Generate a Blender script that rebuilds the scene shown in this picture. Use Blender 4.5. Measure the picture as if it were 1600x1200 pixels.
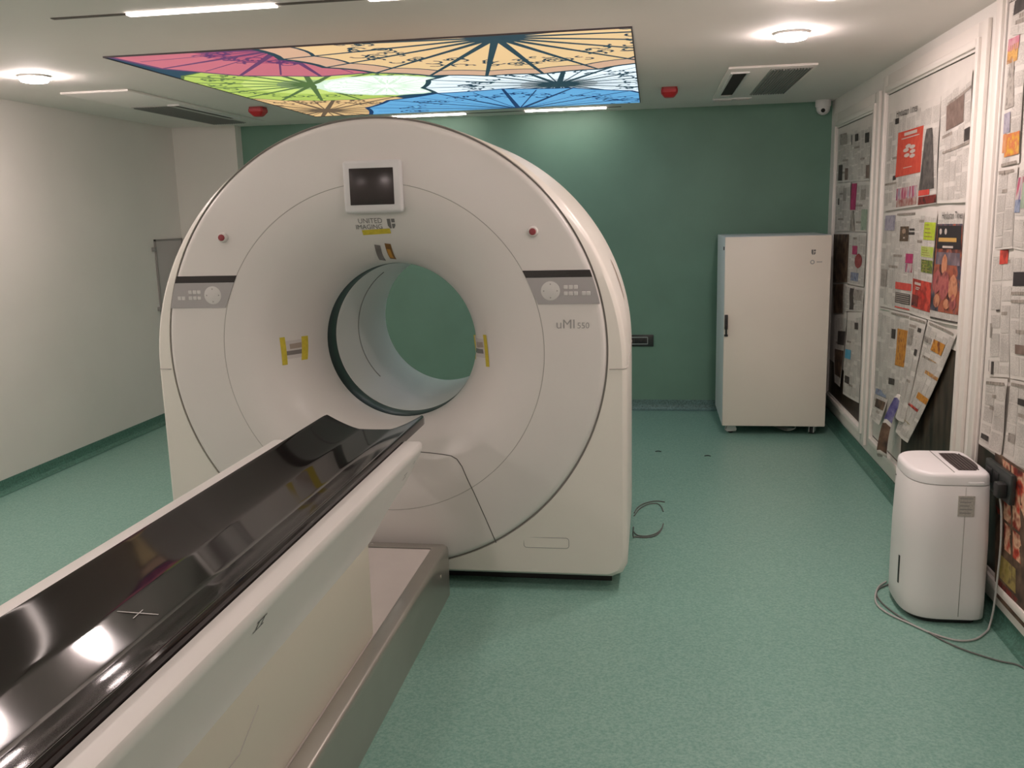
import bpy, bmesh, math, random
from mathutils import Vector, Matrix

for o in list(bpy.data.objects):
    bpy.data.objects.remove(o, do_unlink=True)
scene = bpy.context.scene
COL = scene.collection

# ---------------------------------------------------------------- camera
PITCH, YAW, ROLL = 0.18420572, 0.15580563, 0.02617474
cam_d = bpy.data.cameras.new('camera')
cam_d.sensor_fit = 'HORIZONTAL'
cam_d.sensor_width = 36.0
cam_d.lens = 36.0 * 1420.0 / 1600.0
cam_d.clip_start = 0.05
cam = bpy.data.objects.new('camera', cam_d)
COL.objects.link(cam)
fwd = Vector((-math.sin(YAW) * math.cos(PITCH), math.cos(YAW) * math.cos(PITCH), -math.sin(PITCH)))
rgt = Vector((math.cos(YAW), math.sin(YAW), 0))
dwn = fwd.cross(rgt)
r2 = math.cos(ROLL) * rgt + math.sin(ROLL) * dwn
d2 = -math.sin(ROLL) * rgt + math.cos(ROLL) * dwn
cam.matrix_world = Matrix(((r2.x, -d2.x, -fwd.x, 0), (r2.y, -d2.y, -fwd.y, 0), (r2.z, -d2.z, -fwd.z, 1.7), (0, 0, 0, 1)))
scene.camera = cam

# ---------------------------------------------------------------- world and exposure
world = bpy.data.worlds.new('world')
scene.world = world
world.use_nodes = True
world.node_tree.nodes['Background'].inputs[0].default_value = (0.6, 0.65, 0.7, 1)
world.node_tree.nodes['Background'].inputs[1].default_value = 0.05
scene.view_settings.view_transform = 'Standard'
scene.view_settings.look = 'None'
scene.view_settings.exposure = 0.0
scene.view_settings.gamma = 1.0
scene.view_settings.use_curve_mapping = False

SPOT = 200.0      # emission of the round ceiling lamps
STRIP = 9.0      # emission of the linear ceiling lamps
PANEL = .92      # emission of the printed light panel

# room
XL, XR, YB, YF, HC, BB = -4.176, 1.414, 7.833, -1.6, 2.523, 0.088
AX, AZ = -1.205, 1.112          # scanner bore axis

# ---------------------------------------------------------------- materials
MATS = {}
def lin(c):
    return tuple((v / 12.92 if v <= .04045 else ((v + .055) / 1.055) ** 2.4) for v in c)
def hx(h):
    return lin(tuple(int(h[i:i + 2], 16) / 255 for i in (0, 2, 4)))
def mat(name, col, rough=.5, metal=0., noise=0., nscale=40., bump=0., emit=None, es=0., spec=.5, coat=0., col2=None, detail=3., stretch=None):
    if name in MATS:
        return MATS[name]
    m = bpy.data.materials.new(name)
    m.use_nodes = True
    nt = m.node_tree
    b = nt.nodes['Principled BSDF']
    b.inputs['Base Color'].default_value = (*col, 1)
    b.inputs['Roughness'].default_value = rough
    b.inputs['Metallic'].default_value = metal
    b.inputs['Specular IOR Level'].default_value = spec
    b.inputs['Coat Weight'].default_value = coat
    b.inputs['Coat Roughness'].default_value = .04
    if emit:
        b.inputs['Emission Color'].default_value = (*emit, 1)
        b.inputs['Emission Strength'].default_value = es
    if noise > 0 or bump > 0:
        tc = nt.nodes.new('ShaderNodeTexCoord')
        n = nt.nodes.new('ShaderNodeTexNoise')
        n.inputs['Scale'].default_value = nscale
        n.inputs['Detail'].default_value = detail
        if stretch:
            mp = nt.nodes.new('ShaderNodeMapping')
            mp.inputs['Scale'].default_value = stretch
            nt.links.new(tc.outputs['Object'], mp.inputs[0])
            nt.links.new(mp.outputs[0], n.inputs['Vector'])
        else:
            nt.links.new(tc.outputs['Object'], n.inputs['Vector'])
        if noise > 0:
            r = nt.nodes.new('ShaderNodeValToRGB')
            c2 = col2 if col2 else tuple(min(1, v * (1 + noise)) for v in col)
            c1 = col if col2 else tuple(v * (1 - noise) for v in col)
            r.color_ramp.elements[0].position = .35
            r.color_ramp.elements[1].position = .65
            r.color_ramp.elements[0].color = (*c1, 1)
            r.color_ramp.elements[1].color = (*c2, 1)
            nt.links.new(n.outputs['Fac'], r.inputs[0])
            nt.links.new(r.outputs[0], b.inputs['Base Color'])
        if bump > 0:
            bp = nt.nodes.new('ShaderNodeBump')
            bp.inputs['Strength'].default_value = bump
            bp.inputs['Distance'].default_value = .004
            nt.links.new(n.outputs['Fac'], bp.inputs['Height'])
            nt.links.new(bp.outputs[0], b.inputs['Normal'])
    MATS[name] = m
    return m

def floor_material():
    m = bpy.data.materials.new('speckled_green_vinyl')
    m.use_nodes = True
    nt = m.node_tree
    b = nt.nodes['Principled BSDF']
    tc = nt.nodes.new('ShaderNodeTexCoord')
    n1 = nt.nodes.new('ShaderNodeTexNoise'); n1.inputs['Scale'].default_value = 95; n1.inputs['Detail'].default_value = 4
    n2 = nt.nodes.new('ShaderNodeTexNoise'); n2.inputs['Scale'].default_value = 1.1; n2.inputs['Detail'].default_value = 2
    n3 = nt.nodes.new('ShaderNodeTexVoronoi'); n3.inputs['Scale'].default_value = 150
    for n in (n1, n2, n3):
        nt.links.new(tc.outputs['Object'], n.inputs['Vector'])
    r1 = nt.nodes.new('ShaderNodeValToRGB')
    e = r1.color_ramp.elements
    e[0].position = .34; e[0].color = (*FLOOR_D, 1)
    e[1].position = .66; e[1].color = (*FLOOR_L, 1)
    nt.links.new(n1.outputs['Fac'], r1.inputs[0])
    mx = nt.nodes.new('ShaderNodeMix'); mx.data_type = 'RGBA'; mx.blend_type = 'MULTIPLY'
    r2_ = nt.nodes.new('ShaderNodeValToRGB')
    r2_.color_ramp.elements[0].position = .05; r2_.color_ramp.elements[0].color = (.72, .78, .76, 1)
    r2_.color_ramp.elements[1].position = .5; r2_.color_ramp.elements[1].color = (1, 1, 1, 1)
    nt.links.new(n3.outputs['Distance'], r2_.inputs[0])
    mx.inputs[0].default_value = .7
    nt.links.new(r1.outputs[0], mx.inputs[6]); nt.links.new(r2_.outputs[0], mx.inputs[7])
    nt.links.new(mx.outputs[2], b.inputs['Base Color'])
    b.inputs['Roughness'].default_value = .38
    rr = nt.nodes.new('ShaderNodeMapRange')
    rr.inputs[3].default_value = .3; rr.inputs[4].default_value = .46
    nt.links.new(n2.outputs['Fac'], rr.inputs[0]); nt.links.new(rr.outputs[0], b.inputs['Roughness'])
    bp = nt.nodes.new('ShaderNodeBump'); bp.inputs['Strength'].default_value = .06; bp.inputs['Distance'].default_value = .002
    nt.links.new(n1.outputs['Fac'], bp.inputs['Height']); nt.links.new(bp.outputs[0], b.inputs['Normal'])
    return m

FLOOR_D, FLOOR_L = (.165, .335, .275), (.265, .445, .375)
M_FLOOR = floor_material()
M_COVE = mat('dark_green_cove', (.085, .20, .155), .45, noise=.25, nscale=90)
M_COVEB = mat('blue_green_cove', (.12, .21, .20), .45, noise=.3, nscale=90)
M_WALL = mat('cream_wall_paint', (.78, .745, .70), .75, noise=.015, nscale=2.5, bump=.04)
M_CEIL = mat('ceiling_paint', (.86, .82, .78), .8, noise=.012, nscale=2.)
M_GREEN = mat('green_wall_paint', (.155, .29, .22), .5, noise=.04, nscale=3., bump=.03)
M_WHITE = mat('scanner_white', (.745, .71, .68), .32, noise=.01, nscale=4.)
M_WHITE2 = mat('scanner_cream', (.79, .755, .69), .36, noise=.01, nscale=4.)
M_BORE = mat('bore_tube', (.86, .87, .84), .42)
M_GROOVE = mat('dark_joint', (.13, .12, .11), .7)
M_SEAM = mat('soft_joint', (.42, .40, .37), .6)
M_BLACK = mat('black_gloss', (.012, .009, .010), .12, coat=.4)
M_RING = mat('dark_bore_band', (.010, .018, .017), .35)
M_CARBON = mat('cradle_black', (.012, .008, .008), .07, spec=.5, noise=.2, nscale=120)
M_STEEL = mat('brushed_steel', (.44, .42, .38), .34, metal=.75, noise=.02, nscale=8)
M_PLATE = mat('base_plate', (.60, .55, .51), .45, noise=.02, nscale=8)
M_PANEL = mat('grey_keypad', (.42, .40, .40), .42)
M_KEY = mat('pale_key', (.66, .64, .62), .4)
M_GREY = mat('mid_grey', (.28, .27, .26), .5)
M_PRINT = mat('grey_print', (.17, .165, .16), .6)
M_LPRINT = mat('light_grey_print', (.38, .37, .36), .35, metal=.3)
M_TAPE = mat('yellow_tape', (.62, .50, .04), .55, noise=.08, nscale=60)
M_SCREEN = mat('screen', (.03, .022, .022), .22)
M_RED = mat('red_plastic', (.42, .015, .02), .35)
M_REDB = mat('stop_button_red', (.30, .04, .05), .4)
M_DARK = mat('dark_plastic', (.02, .02, .02), .45)
M_CAB = mat('cabinet_cream', (.85, .78, .69), .42, noise=.01, nscale=3)
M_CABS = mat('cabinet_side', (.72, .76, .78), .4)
M_DEH = mat('white_plastic', (.78, .75, .74), .35)
M_DEHL = mat('lid_plastic', (.84, .81, .81), .3)
M_TRIM = mat('window_trim_paint', (.80, .745, .69), .5)
M_GLASS = mat('dark_window_glass', (.035, .024, .016), .3, spec=.12, noise=.6, nscale=9, stretch=(1, 2.2, .5))
M_CORD = mat('grey_cord', (.14, .14, .13), .5)
M_CORDL = mat('pale_cord', (.42, .41, .39), .5)
M_VENT = mat('vent_grey', (.40, .385, .37), .6)
M_HOLE = mat('vent_dark', (.03, .022, .022), .8)
M_SOCKET = mat('socket_plate', (.03, .035, .033), .35)
M_SOCKETF = mat('socket_rim', (.42, .46, .44), .4)
M_LAMP = mat('lamp_glow', (1, 1, 1), .5, emit=(1., .83, .80), es=SPOT)
M_STRIP = mat('strip_glow', (1, 1, 1), .5, emit=(1., .84, .78), es=STRIP)
M_STRIP2 = mat('far_strip_glow', (1, 1, 1), .5, emit=(1., .88, .82), es=STRIP * 2.9)
M_LAMPRIM = mat('lamp_rim', (.8, .79, .77), .4)

# ---------------------------------------------------------------- mesh helpers
WL = {}          # world location of every parent
def wloc(p):
    v = Vector((0, 0, 0))
    while p is not None:
        v += p.location
        p = p.parent
    return v
def obj(name, bm_or_vf, m, parent=None, smooth=False, angle=None):
    """one mesh object; coordinates given in the room's frame"""
    me = bpy.data.meshes.new(name)
    if isinstance(bm_or_vf, tuple):
        bm = bmesh.new()
        vs = [bm.verts.new(v) for v in bm_or_vf[0]]
        for f in bm_or_vf[1]:
            try:
                bm.faces.new([vs[i] for i in f])
            except ValueError:
                pass
    else:
        bm = bm_or_vf
    bm.normal_update()
    bmesh.ops.recalc_face_normals(bm, faces=bm.faces)
    off = wloc(parent) if parent else None
    if parent is None:
        lo = Vector((min(v.co.x for v in bm.verts), min(v.co.y for v in bm.verts), min(v.co.z for v in bm.verts)))
        hi = Vector((max(v.co.x for v in bm.verts), max(v.co.y for v in bm.verts), max(v.co.z for v in bm.verts)))
        off = Vector(((lo.x + hi.x) / 2, (lo.y + hi.y) / 2, lo.z))
    for v in bm.verts:
        v.co -= off
    bm.to_mesh(me)
    bm.free()
    ms = m if isinstance(m, (list, tuple)) else [m]
    for k in ms:
        me.materials.append(k)
    if smooth:
        me.polygons.foreach_set('use_smooth', [True] * len(me.polygons))
        if angle:
            me.set_sharp_from_angle(angle=math.radians(angle))
    o = bpy.data.objects.new(name, me)
    COL.objects.link(o)
    if parent:
        o.parent = parent
    else:
        o.location = off
    return o
def thing(name, label, cat, loc, group=None, kind=None):
    o = bpy.data.objects.new(name, None)
    o.empty_display_size = .1
    COL.objects.link(o)
    o.location = loc
    if label: o['label'] = label
    if cat: o['category'] = cat
    if group: o['group'] = group
    if kind: o['kind'] = kind
    return o
def tag(o, label=None, cat=None, group=None, kind=None):
    if label: o['label'] = label
    if cat: o['category'] = cat
    if group: o['group'] = group
    if kind: o['kind'] = kind
    return o
def box(bm, x0, x1, y0, y1, z0, z1, bev=0., seg=2):
    r = bmesh.ops.create_cube(bm, size=1.)
    vs = r['verts']
    for v in vs:
        v.co = Vector(((x0 + x1) / 2 + v.co.x * (x1 - x0), (y0 + y1) / 2 + v.co.y * (y1 - y0), (z0 + z1) / 2 + v.co.z * (z1 - z0)))
    if bev > 0:
        es = list({e for v in vs for e in v.link_edges})
        bmesh.ops.bevel(bm, geom=es, offset=bev, segments=seg, profile=.5, affect='EDGES')
    return bm
def boxo(name, d, m, parent=None, bev=0., seg=2):
    bm = bmesh.new()
    box(bm, *d, bev=bev, seg=seg)
    return obj(name, bm, m, parent, smooth=bev > 0, angle=35 if bev > 0 else None)
def rings(rs, close=True, cap0=False, cap1=False):
    """loft a list of equal-length rings"""
    n = len(rs[0])
    V = [p for r in rs for p in r]
    F = []
    for k in range(len(rs) - 1):
        for i in range(n if close else n - 1):
            j = (i + 1) % n
            F.append((k * n + i, k * n + j, (k + 1) * n + j, (k + 1) * n + i))
    if cap0: F.append(tuple(range(n)))
    if cap1: F.append(tuple(range((len(rs) - 1) * n, len(rs) * n)))
    return V, F
def circ(cx, cz, r, y, n=160):
    return [(cx + r * math.cos(2 * math.pi * i / n), y, cz + r * math.sin(2 * math.pi * i / n)) for i in range(n)]
def discz(cx, cy, r, z, n=32):
    return [(cx + r * math.cos(2 * math.pi * i / n), cy + r * math.sin(2 * math.pi * i / n), z) for i in range(n)]
def tube(bm, pts, r, n=8, closed=False):
    pts = [Vector(p) for p in pts]
    k = len(pts)
    prev = None
    rr = []
    for i, p in enumerate(pts):
        a = pts[(i - 1) % k] if (closed or i > 0) else p
        b = pts[(i + 1) % k] if (closed or i < k - 1) else p
        t = (b - a).normalized()
        u = Vector((0, 0, 1)) if abs(t.z) < .9 else Vector((1, 0, 0))
        if prev is not None:
            u = prev
        s = t.cross(u).normalized()
        u = s.cross(t).normalized()
        prev = u
        rr.append([bm.verts.new(p + r * (math.cos(2 * math.pi * q / n) * s + math.sin(2 * math.pi * q / n) * u)) for q in range(n)])
    for i in range(k if closed else k - 1):
        A, B = rr[i], rr[(i + 1) % k]
        for q in range(n):
            bm.faces.new((A[q], A[(q + 1) % n], B[(q + 1) % n], B[q]))
    if not closed:
        bm.faces.new(rr[0]); bm.faces.new(rr[-1][::-1])
    return bm
def spline(ctrl, per=8):
    P = [Vector(c) for c in ctrl]
    P = [P[0] * 2 - P[1]] + P + [P[-1] * 2 - P[-2]]
    out = []
    for i in range(1, len(P) - 2):
        for s in range(per):
            t = s / per
            a, b, c, d = P[i - 1:i + 3]
            out.append(.5 * ((2 * b) + (c - a) * t + (2 * a - 5 * b + 4 * c - d) * t * t + (3 * b - a - 3 * c + d) * t ** 3))
    out.append(P[-2])
    return out
def text_vf(body, size, align='CENTER'):
    """outline lettering as flat mesh (x right, y up)"""
    cu = bpy.data.curves.new('lettering', 'FONT')
    cu.body = body
    cu.size = size
    cu.align_x = align
    cu.align_y = 'CENTER'
    cu.resolution_u = 3
    t = bpy.data.objects.new('lettering', cu)
    COL.objects.link(t)
    dg = bpy.context.evaluated_depsgraph_get()
    me = t.evaluated_get(dg).to_mesh()
    V = [tuple(v.co) for v in me.vertices]
    F = [tuple(p.vertices) for p in me.polygons]
    t.evaluated_get(dg).to_mesh_clear()
    bpy.data.objects.remove(t)
    bpy.data.curves.remove(cu)
    return V, F

# ================================================================ the room
tag(boxo('floor', (XL - .2, XR + .2, YF - .2, YB + .2, -.12, 0), M_FLOOR), kind='structure')
tag(boxo('ceiling', (XL - .2, XR + .2, YF - .2, YB + .2, HC, HC + .12), M_CEIL), kind='structure')
tag(boxo('wall_left', (XL - .15, XL, YF - .2, YB + .2, 0, HC), M_WALL), kind='structure')
tag(boxo('wall_right', (XR, XR + .15, YF - .2, YB + .2, 0, HC), M_WALL), kind='structure')
tag(boxo('wall_back', (XL, XR, YB, YB + .15, 0, HC), M_GREEN), kind='structure')
tag(boxo('wall_front', (XL, XR, YF - .15, YF, 0, HC), M_WALL), kind='structure')
tag(boxo('wall_corner_pier', (XL, -3.589, 7.714, YB, 0, HC), M_WALL), kind='structure')

def cove(name, path, m):
    """coved vinyl upstand; path = (corner point, along, into-room normal)"""
    (p0, p1, nrm) = path
    prof = [(0.0, BB), (.006, BB), (.006, .045), (.010, .024), (.020, .010), (.034, .003), (.05, .0012), (.0, .0012)]
    R = []
    for p in (p0, p1):
        R.append([(p[0] + nrm[0] * a, p[1] + nrm[1] * a, z) for a, z in prof])
    return tag(obj(name, rings(R, True, True, True), m, None), kind='structure')
cove('baseboard_back', ((-3.589, YB), (XR, YB), (0, -1)), M_COVEB)
cove('baseboard_left', ((XL, YF), (XL, 7.714), (1, 0)), M_COVE)
cove('baseboard_right', ((XR, YF), (XR, YB), (-1, 0)), M_COVE)
cove('baseboard_front', ((XL, YF), (XR, YF), (0, 1)), M_COVE)

# ================================================================ papered windows in the right wall
def window(n, y0, y1, z0, z1):
    w = thing('window_%d' % n, None, None, (XR, (y0 + y1) / 2, z0), kind='structure')
    boxo('pane', (1.4045, XR - .001, y0, y1, z0, z1), M_GLASS, w)
    c = .115
    def casing(name, a, b, p, q, inner):
        # board + raised bead on its inner edge
        bm = bmesh.new()
        box(bm, 1.3955, XR - .001, a, b, p, q, bev=.003)
        i0, i1, j0, j1 = inner
        box(bm, 1.382, XR - .001, i0, i1, j0, j1, bev=.006)
        return obj(name, bm, M_TRIM, w, smooth=True, angle=35)
    casing('jamb', y1, y1 + c, z0 - c, min(z1 + c, HC - .004), (y1 + .012, y1 + .05, z0 - .05, z1 + .05 if z1 + c < HC else HC - .006))
    casing('jamb', y0 - c, y0, z0 - c, min(z1 + c, HC - .004), (y0 - .05, y0 - .012, z0 - .05, z1 + .05 if z1 + c < HC else HC - .006))
    if z1 + c < HC:
        casing('head', y0, y1, z1, z1 + c, (y0 - .011, y1 + .011, z1 + .012, z1 + .05))
    casing('sill', y0, y1, z0 - c, z0, (y0 - .011, y1 + .011, z0 - .05, z0 - .012))
    return w
window(1, 6.30, 7.50, .235, 2.285)
window(2, 4.42, 5.98, .235, 2.35)
window(3, 2.40, 4.10, .19, 2.48)

# ================================================================ PET/CT scanner gantry
G = thing('scanner_gantry', 'large white ring-shaped medical scanner gantry with an open round bore', 'scanner', (AX, 3.95, 0))
HW, ARC_Z, ARC_R, BOT = 1.097, 1.03, 1.097, .062
def outline(inset, y, n=200):
    """arched housing outline, sampled by angle about the arch centre"""
    pts = []
    R = ARC_R - inset; hw = HW - inset; bot = BOT + inset
    rc = .075
    for i in range(n):
        a = 2 * math.pi * i / n
        c, s = math.cos(a), math.sin(a)
        if s >= 0:
            pts.append((AX + R * c, y, ARC_Z + R * s))
        else:
            t = min(hw / abs(c) if abs(c) > 1e-6 else 1e9, (ARC_Z - bot) / abs(s))
            x, z = t * c, ARC_Z + t * s
            # rounded lower corners
            cx, cz = hw - rc, bot + rc
            if abs(x) > cx and z < cz:
                dx, dz = abs(x) - cx, z - cz
                # push on to the corner circle along the ray
                lo, hi = .5 * t, t
                for _ in range(30):
                    mid = (lo + hi) / 2
                    mx, mz = abs(mid * c), ARC_Z + mid * s
                    inside = not (mx > cx and mz < cz and math.hypot(mx - cx, mz - cz) > rc)
                    if inside: lo = mid
                    else: hi = mid
                x, z = lo * c, ARC_Z + lo * s
            pts.append((AX + x, y, z))
    return pts
def circ_about(r, y, n=200):
    """circle round the bore axis whose points share the outline's angles about the arch centre"""
    pts = []
    for i in range(n):
        a = 2 * math.pi * i / n
        c, s = math.cos(a), math.sin(a)
        d = AZ - ARC_Z
        # |t*(c,s) - (0,d)| = r
        b = s * d
        t = b + math.sqrt(b * b - d * d + r * r)
        pts.append((AX + t * c, y, ARC_Z + t * s))
    return pts
rs = [circ_about(.95, 3.945), circ_about(1.0165, 3.945), circ_about(1.017, 3.906), outline(.021, 3.914), outline(.008, 3.928), outline(.002, 3.944), outline(0, 3.965),
      outline(0, 4.45), outline(0, 4.80), outline(.02, 4.86), outline(.05, 5.02), outline(.085, 5.16), outline(.13, 5.24), outline(.2, 5.28),
      circ_about(.52, 5.30), circ_about(.44, 5.33)]
# keep the front band outside the cover where outline and cover nearly touch at the crown
for k in (3,):
    fix = []
    for p, q in zip(rs[2], rs[3]):
        dp = math.hypot(p[0] - AX, p[2] - ARC_Z); dq = math.hypot(q[0] - AX, q[2] - ARC_Z)
        fix.append(q if dq > dp + .001 else (AX + (p[0] - AX) * (dp + .001) / dp, q[1], ARC_Z + (p[2] - ARC_Z) * (dp + .001) / dp))
    rs[3] = fix
obj('housing', rings(rs), M_WHITE2, G, smooth=True, angle=32)

def prof_y(r):
    """depth of the front cover surface at radius r from the bore axis"""
    if r >= .738: return 3.890
    if r <= .376: return 4.25
    return 4.25 - .36 * math.sqrt(max(0, 1 - ((.738 - r) / .362) ** 2))
def sy(x, z, lift=.0012):
    return prof_y(math.hypot(x - AX, z - AZ)) - lift
# flat outer cover
prof = [(1.000, 3.938), (1.0095, 3.936), (1.0095, 3.918), (1.0075, 3.906), (1.0025, 3.898), (.994, 3.8925), (.982, 3.890), (.742, 3.890), (.7405, 3.893), (.7405, 3.91)]
fc = obj('front_cover', rings([circ(AX, AZ, r, y, 192) for r, y in prof]), M_WHITE, G, smooth=True, angle=40)
obj('cover_gap', rings([circ(AX, AZ, r, y, 192) for r, y in ((1.008, 3.914), (1.0192, 3.914))]), mat('cover_joint', (.26, .245, .225), .7), G)
# funnel into the bore
prof = [(.7385, 3.91), (.7385, 3.892)]
for i in range(0, 25):
    t = math.radians(90 - i * 90 / 24)
    prof.append((.738 - .362 * math.cos(t), 4.25 - .36 * math.sin(t)))
obj('bore_funnel', rings([circ(AX, AZ, r, y, 192) for r, y in prof]), M_WHITE, G, smooth=True, angle=40)
obj('joint_line', rings([circ(AX, AZ, r, y, 192) for r, y in ((.7425, 3.9), (.7425, 3.8915), (.7375, 3.8915), (.7375, 3.9))]), M_SEAM, G)
obj('bore_band', rings([circ(AX, AZ, r, y, 160) for r, y in ((.382, 4.252), (.377, 4.25), (.374, 4.256), (.374, 4.372), (.378, 4.38))]), M_RING, G, smooth=True, angle=50)
tb = [(.379, 4.378), (.375, 4.382), (.374, 4.39), (.373, 4.715), (.371, 4.72), (.370, 4.724), (.369, 5.16), (.372, 5.22), (.382, 5.27), (.40, 5.305), (.43, 5.328), (.45, 5.332)]
obj('bore_tube', rings([circ(AX, AZ, r, y, 160) for r, y in tb]), M_BORE, G, smooth=True, angle=60)
bm = bmesh.new()
tube(bm, [(AX + .3722 * math.cos(a), 4.72, AZ + .3722 * math.sin(a)) for a in [math.radians(125 + k * 4) for k in range(26)]], .0035, 6)
obj('bore_seam', bm, M_GREY, G, smooth=True)

# plinth under the housing
boxo('plinth', (AX - .98, AX + 1.02, 4.04, 5.15, 0, .07), M_DARK, G)
# horizontal joints of the housing at the height where the arch begins
for s in (-1, 1):
    bm = bmesh.new()
    xs = [AX + s * t for t in (1.021, 1.05, 1.078)]
    tube(bm, [(x, 3.9065 + .003 * i, ARC_Z) for i, x in enumerate(xs)] + [(AX + s * 1.089, 3.927, ARC_Z), (AX + s * 1.095, 3.943, ARC_Z), (AX + s * 1.097, 3.964, ARC_Z), (AX + s * 1.0975, 4.45, ARC_Z), (AX + s * 1.0975, 4.8, ARC_Z)], .0022, 6)
    obj('housing_joint', bm, M_SEAM, G, smooth=True)
# grip slot in the curved flank
for s in (1, -1):
    a0, a1 = (13, 24)
    V, F = [], []
    for k in range(13):
        a = math.radians(a0 + (a1 - a0) * k / 12)
        wdt = .03 * math.sin(math.pi * k / 12) ** .35 + .002
        for dy, R in ((-wdt, ARC_R + .0015), (wdt, ARC_R + .0015)):
            V.append((AX + s * R * math.cos(a), 4.46 + dy, ARC_Z + R * math.sin(a)))
    for k in range(12): F.append((2 * k, 2 * k + 1, 2 * k + 3, 2 * k + 2))
    obj('grip_slot', (V, F), mat('grip_shadow', (.33, .25, .19), .6), G)
# service plate outline in the lower corner
def rr_loop(x0, x1, z0, z1, rad, y, seg=5):
    P = []
    for cx, cz, st in ((x1 - rad, z1 - rad, 0), (x0 + rad, z1 - rad, 90), (x0 + rad, z0 + rad, 180), (x1 - rad, z0 + rad, 270)):
        for k in range(seg + 1):
            a = math.radians(st + 90 * k / seg)
            P.append((cx + rad * math.cos(a), y, cz + rad * math.sin(a)))
    return P
for x0 in (-.578, -2.038):
    p = obj('service_plate', (rr_loop(x0, x0 + .206, .203, .252, .013, 3.9085) , [tuple(range(24))]), M_WHITE2, G)
    bm = bmesh.new()
    tube(bm, rr_loop(x0, x0 + .206, .203, .252, .013, 3.9092), .0016, 6, closed=True)
    obj('plate_joint', bm, M_GREY, p, smooth=True)
# docking cover joint below the bore
pts = []
ctrl = [(-1.205, .628), (-1.02, .628), (-.955, .627), (-.907, .624), (-.878, .612), (-.853, .582), (-.80, .467), (-.75, .345), (-.704, .228)]
half = []
for k in range(len(ctrl) - 1):
    for q in range(6):
        t = q / 6
        half.append((ctrl[k][0] + (ctrl[k + 1][0] - ctrl[k][0]) * t, ctrl[k][1] + (ctrl[k + 1][1] - ctrl[k][1]) * t))
half.append(ctrl[-1])
full = [(2 * AX - x, z) for x, z in reversed(half)] + half[1:]
bm = bmesh.new()
tube(bm, [(x, sy(x, z, .0), z) for x, z in full], .0022, 6)
obj('docking_joint', bm, mat('thin_dark_joint', (.10, .095, .085), .7), G, smooth=True)

# display
dsp = boxo('display', (-1.322, -1.062, 3.858, 3.90, 1.722, 1.945), mat('display_white', (.70, .69, .69), .3), G, bev=.014, seg=3)
boxo('screen', (-1.292, -1.096, 3.8555, 3.86, 1.757, 1.912), M_SCREEN, dsp, bev=.002)

# stop buttons
for x, z in ((-1.905, 1.632), (-.503, 1.627)):
    b = obj('stop_button', rings([circ(x, z, r, y, 28) for r, y in ((.023, 3.891), (.022, 3.878), (.019, 3.872), (.014, 3.871))], cap1=True), M_WHITE, G, smooth=True, angle=40)
    obj('button_cap', rings([circ(x, z, r, y, 24) for r, y in ((.0145, 3.871), (.0145, 3.867), (.012, 3.864), (.005, 3.8635))], cap1=True), M_REDB, b, smooth=True, angle=40)

# keypads: outer edge follows the cover's rim, inner edge slants
def rim_x(z, s, r=1.0045):
    return AX + s * math.sqrt(r * r - (z - AZ) ** 2)
for s in (-1, 1):
    zt, zb, zm = 1.462, 1.317, 1.431
    it, ib = AX + s * .652, AX + s * .717
    def inner(z): return it + (ib - it) * (zt - z) / (zt - zb)
    def patch(z0, z1, lift, n=6):
        V, F = [], []
        for k in range(n + 1):
            z = z0 + (z1 - z0) * k / n
            V += [(rim_x(z, s), 3.89 - lift, z), (inner(z), 3.89 - lift, z), (rim_x(z, s), 3.893, z), (inner(z), 3.893, z)]
        for k in range(n):
            a, b = 4 * k, 4 * k + 4
            F += [(a, a + 1, b + 1, b), (a + 1, a + 3, b + 3, b + 1), (a, b, b + 2, a + 2)]
        F += [(0, 2, 3, 1), (4 * n, 4 * n + 1, 4 * n + 3, 4 * n + 2)]
        return V, F
    kp = obj('keypad', patch(zm, zb, .004), M_PANEL, G)
    obj('black_strip', patch(zt, zm, .003), M_BLACK, kp)
    dx = AX + s * .772
    obj('dial', rings([circ(dx, 1.374, r, y, 28) for r, y in ((.041, 3.887), (.041, 3.8845), (.038, 3.8835))], cap1=True), M_KEY, kp, smooth=True, angle=40)
    for a in range(4):
        th = a * math.pi / 2
        cx, cz = dx + .029 * math.cos(th), 1.374 + .029 * math.sin(th)
        obj('arrow', rings([circ(cx, cz, .0042, y, 3) for y in (3.8835, 3.883)], cap1=True), M_GREY, kp)
    for row, (zz, cols) in enumerate(((1.389, (0, 1, 2)), (1.362, (0, 1, 2, 3.6, 4.5)))):
        for c in cols:
            bx = AX + s * (.838 + .0215 * c)
            if abs(bx - AX) + .012 > abs(rim_x(zz, s) - AX): continue
            boxo('key', (bx - .009, bx + .009, 3.8835, 3.887, zz - .0085, zz + .0085), M_KEY, kp, bev=.002, seg=1)

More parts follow.
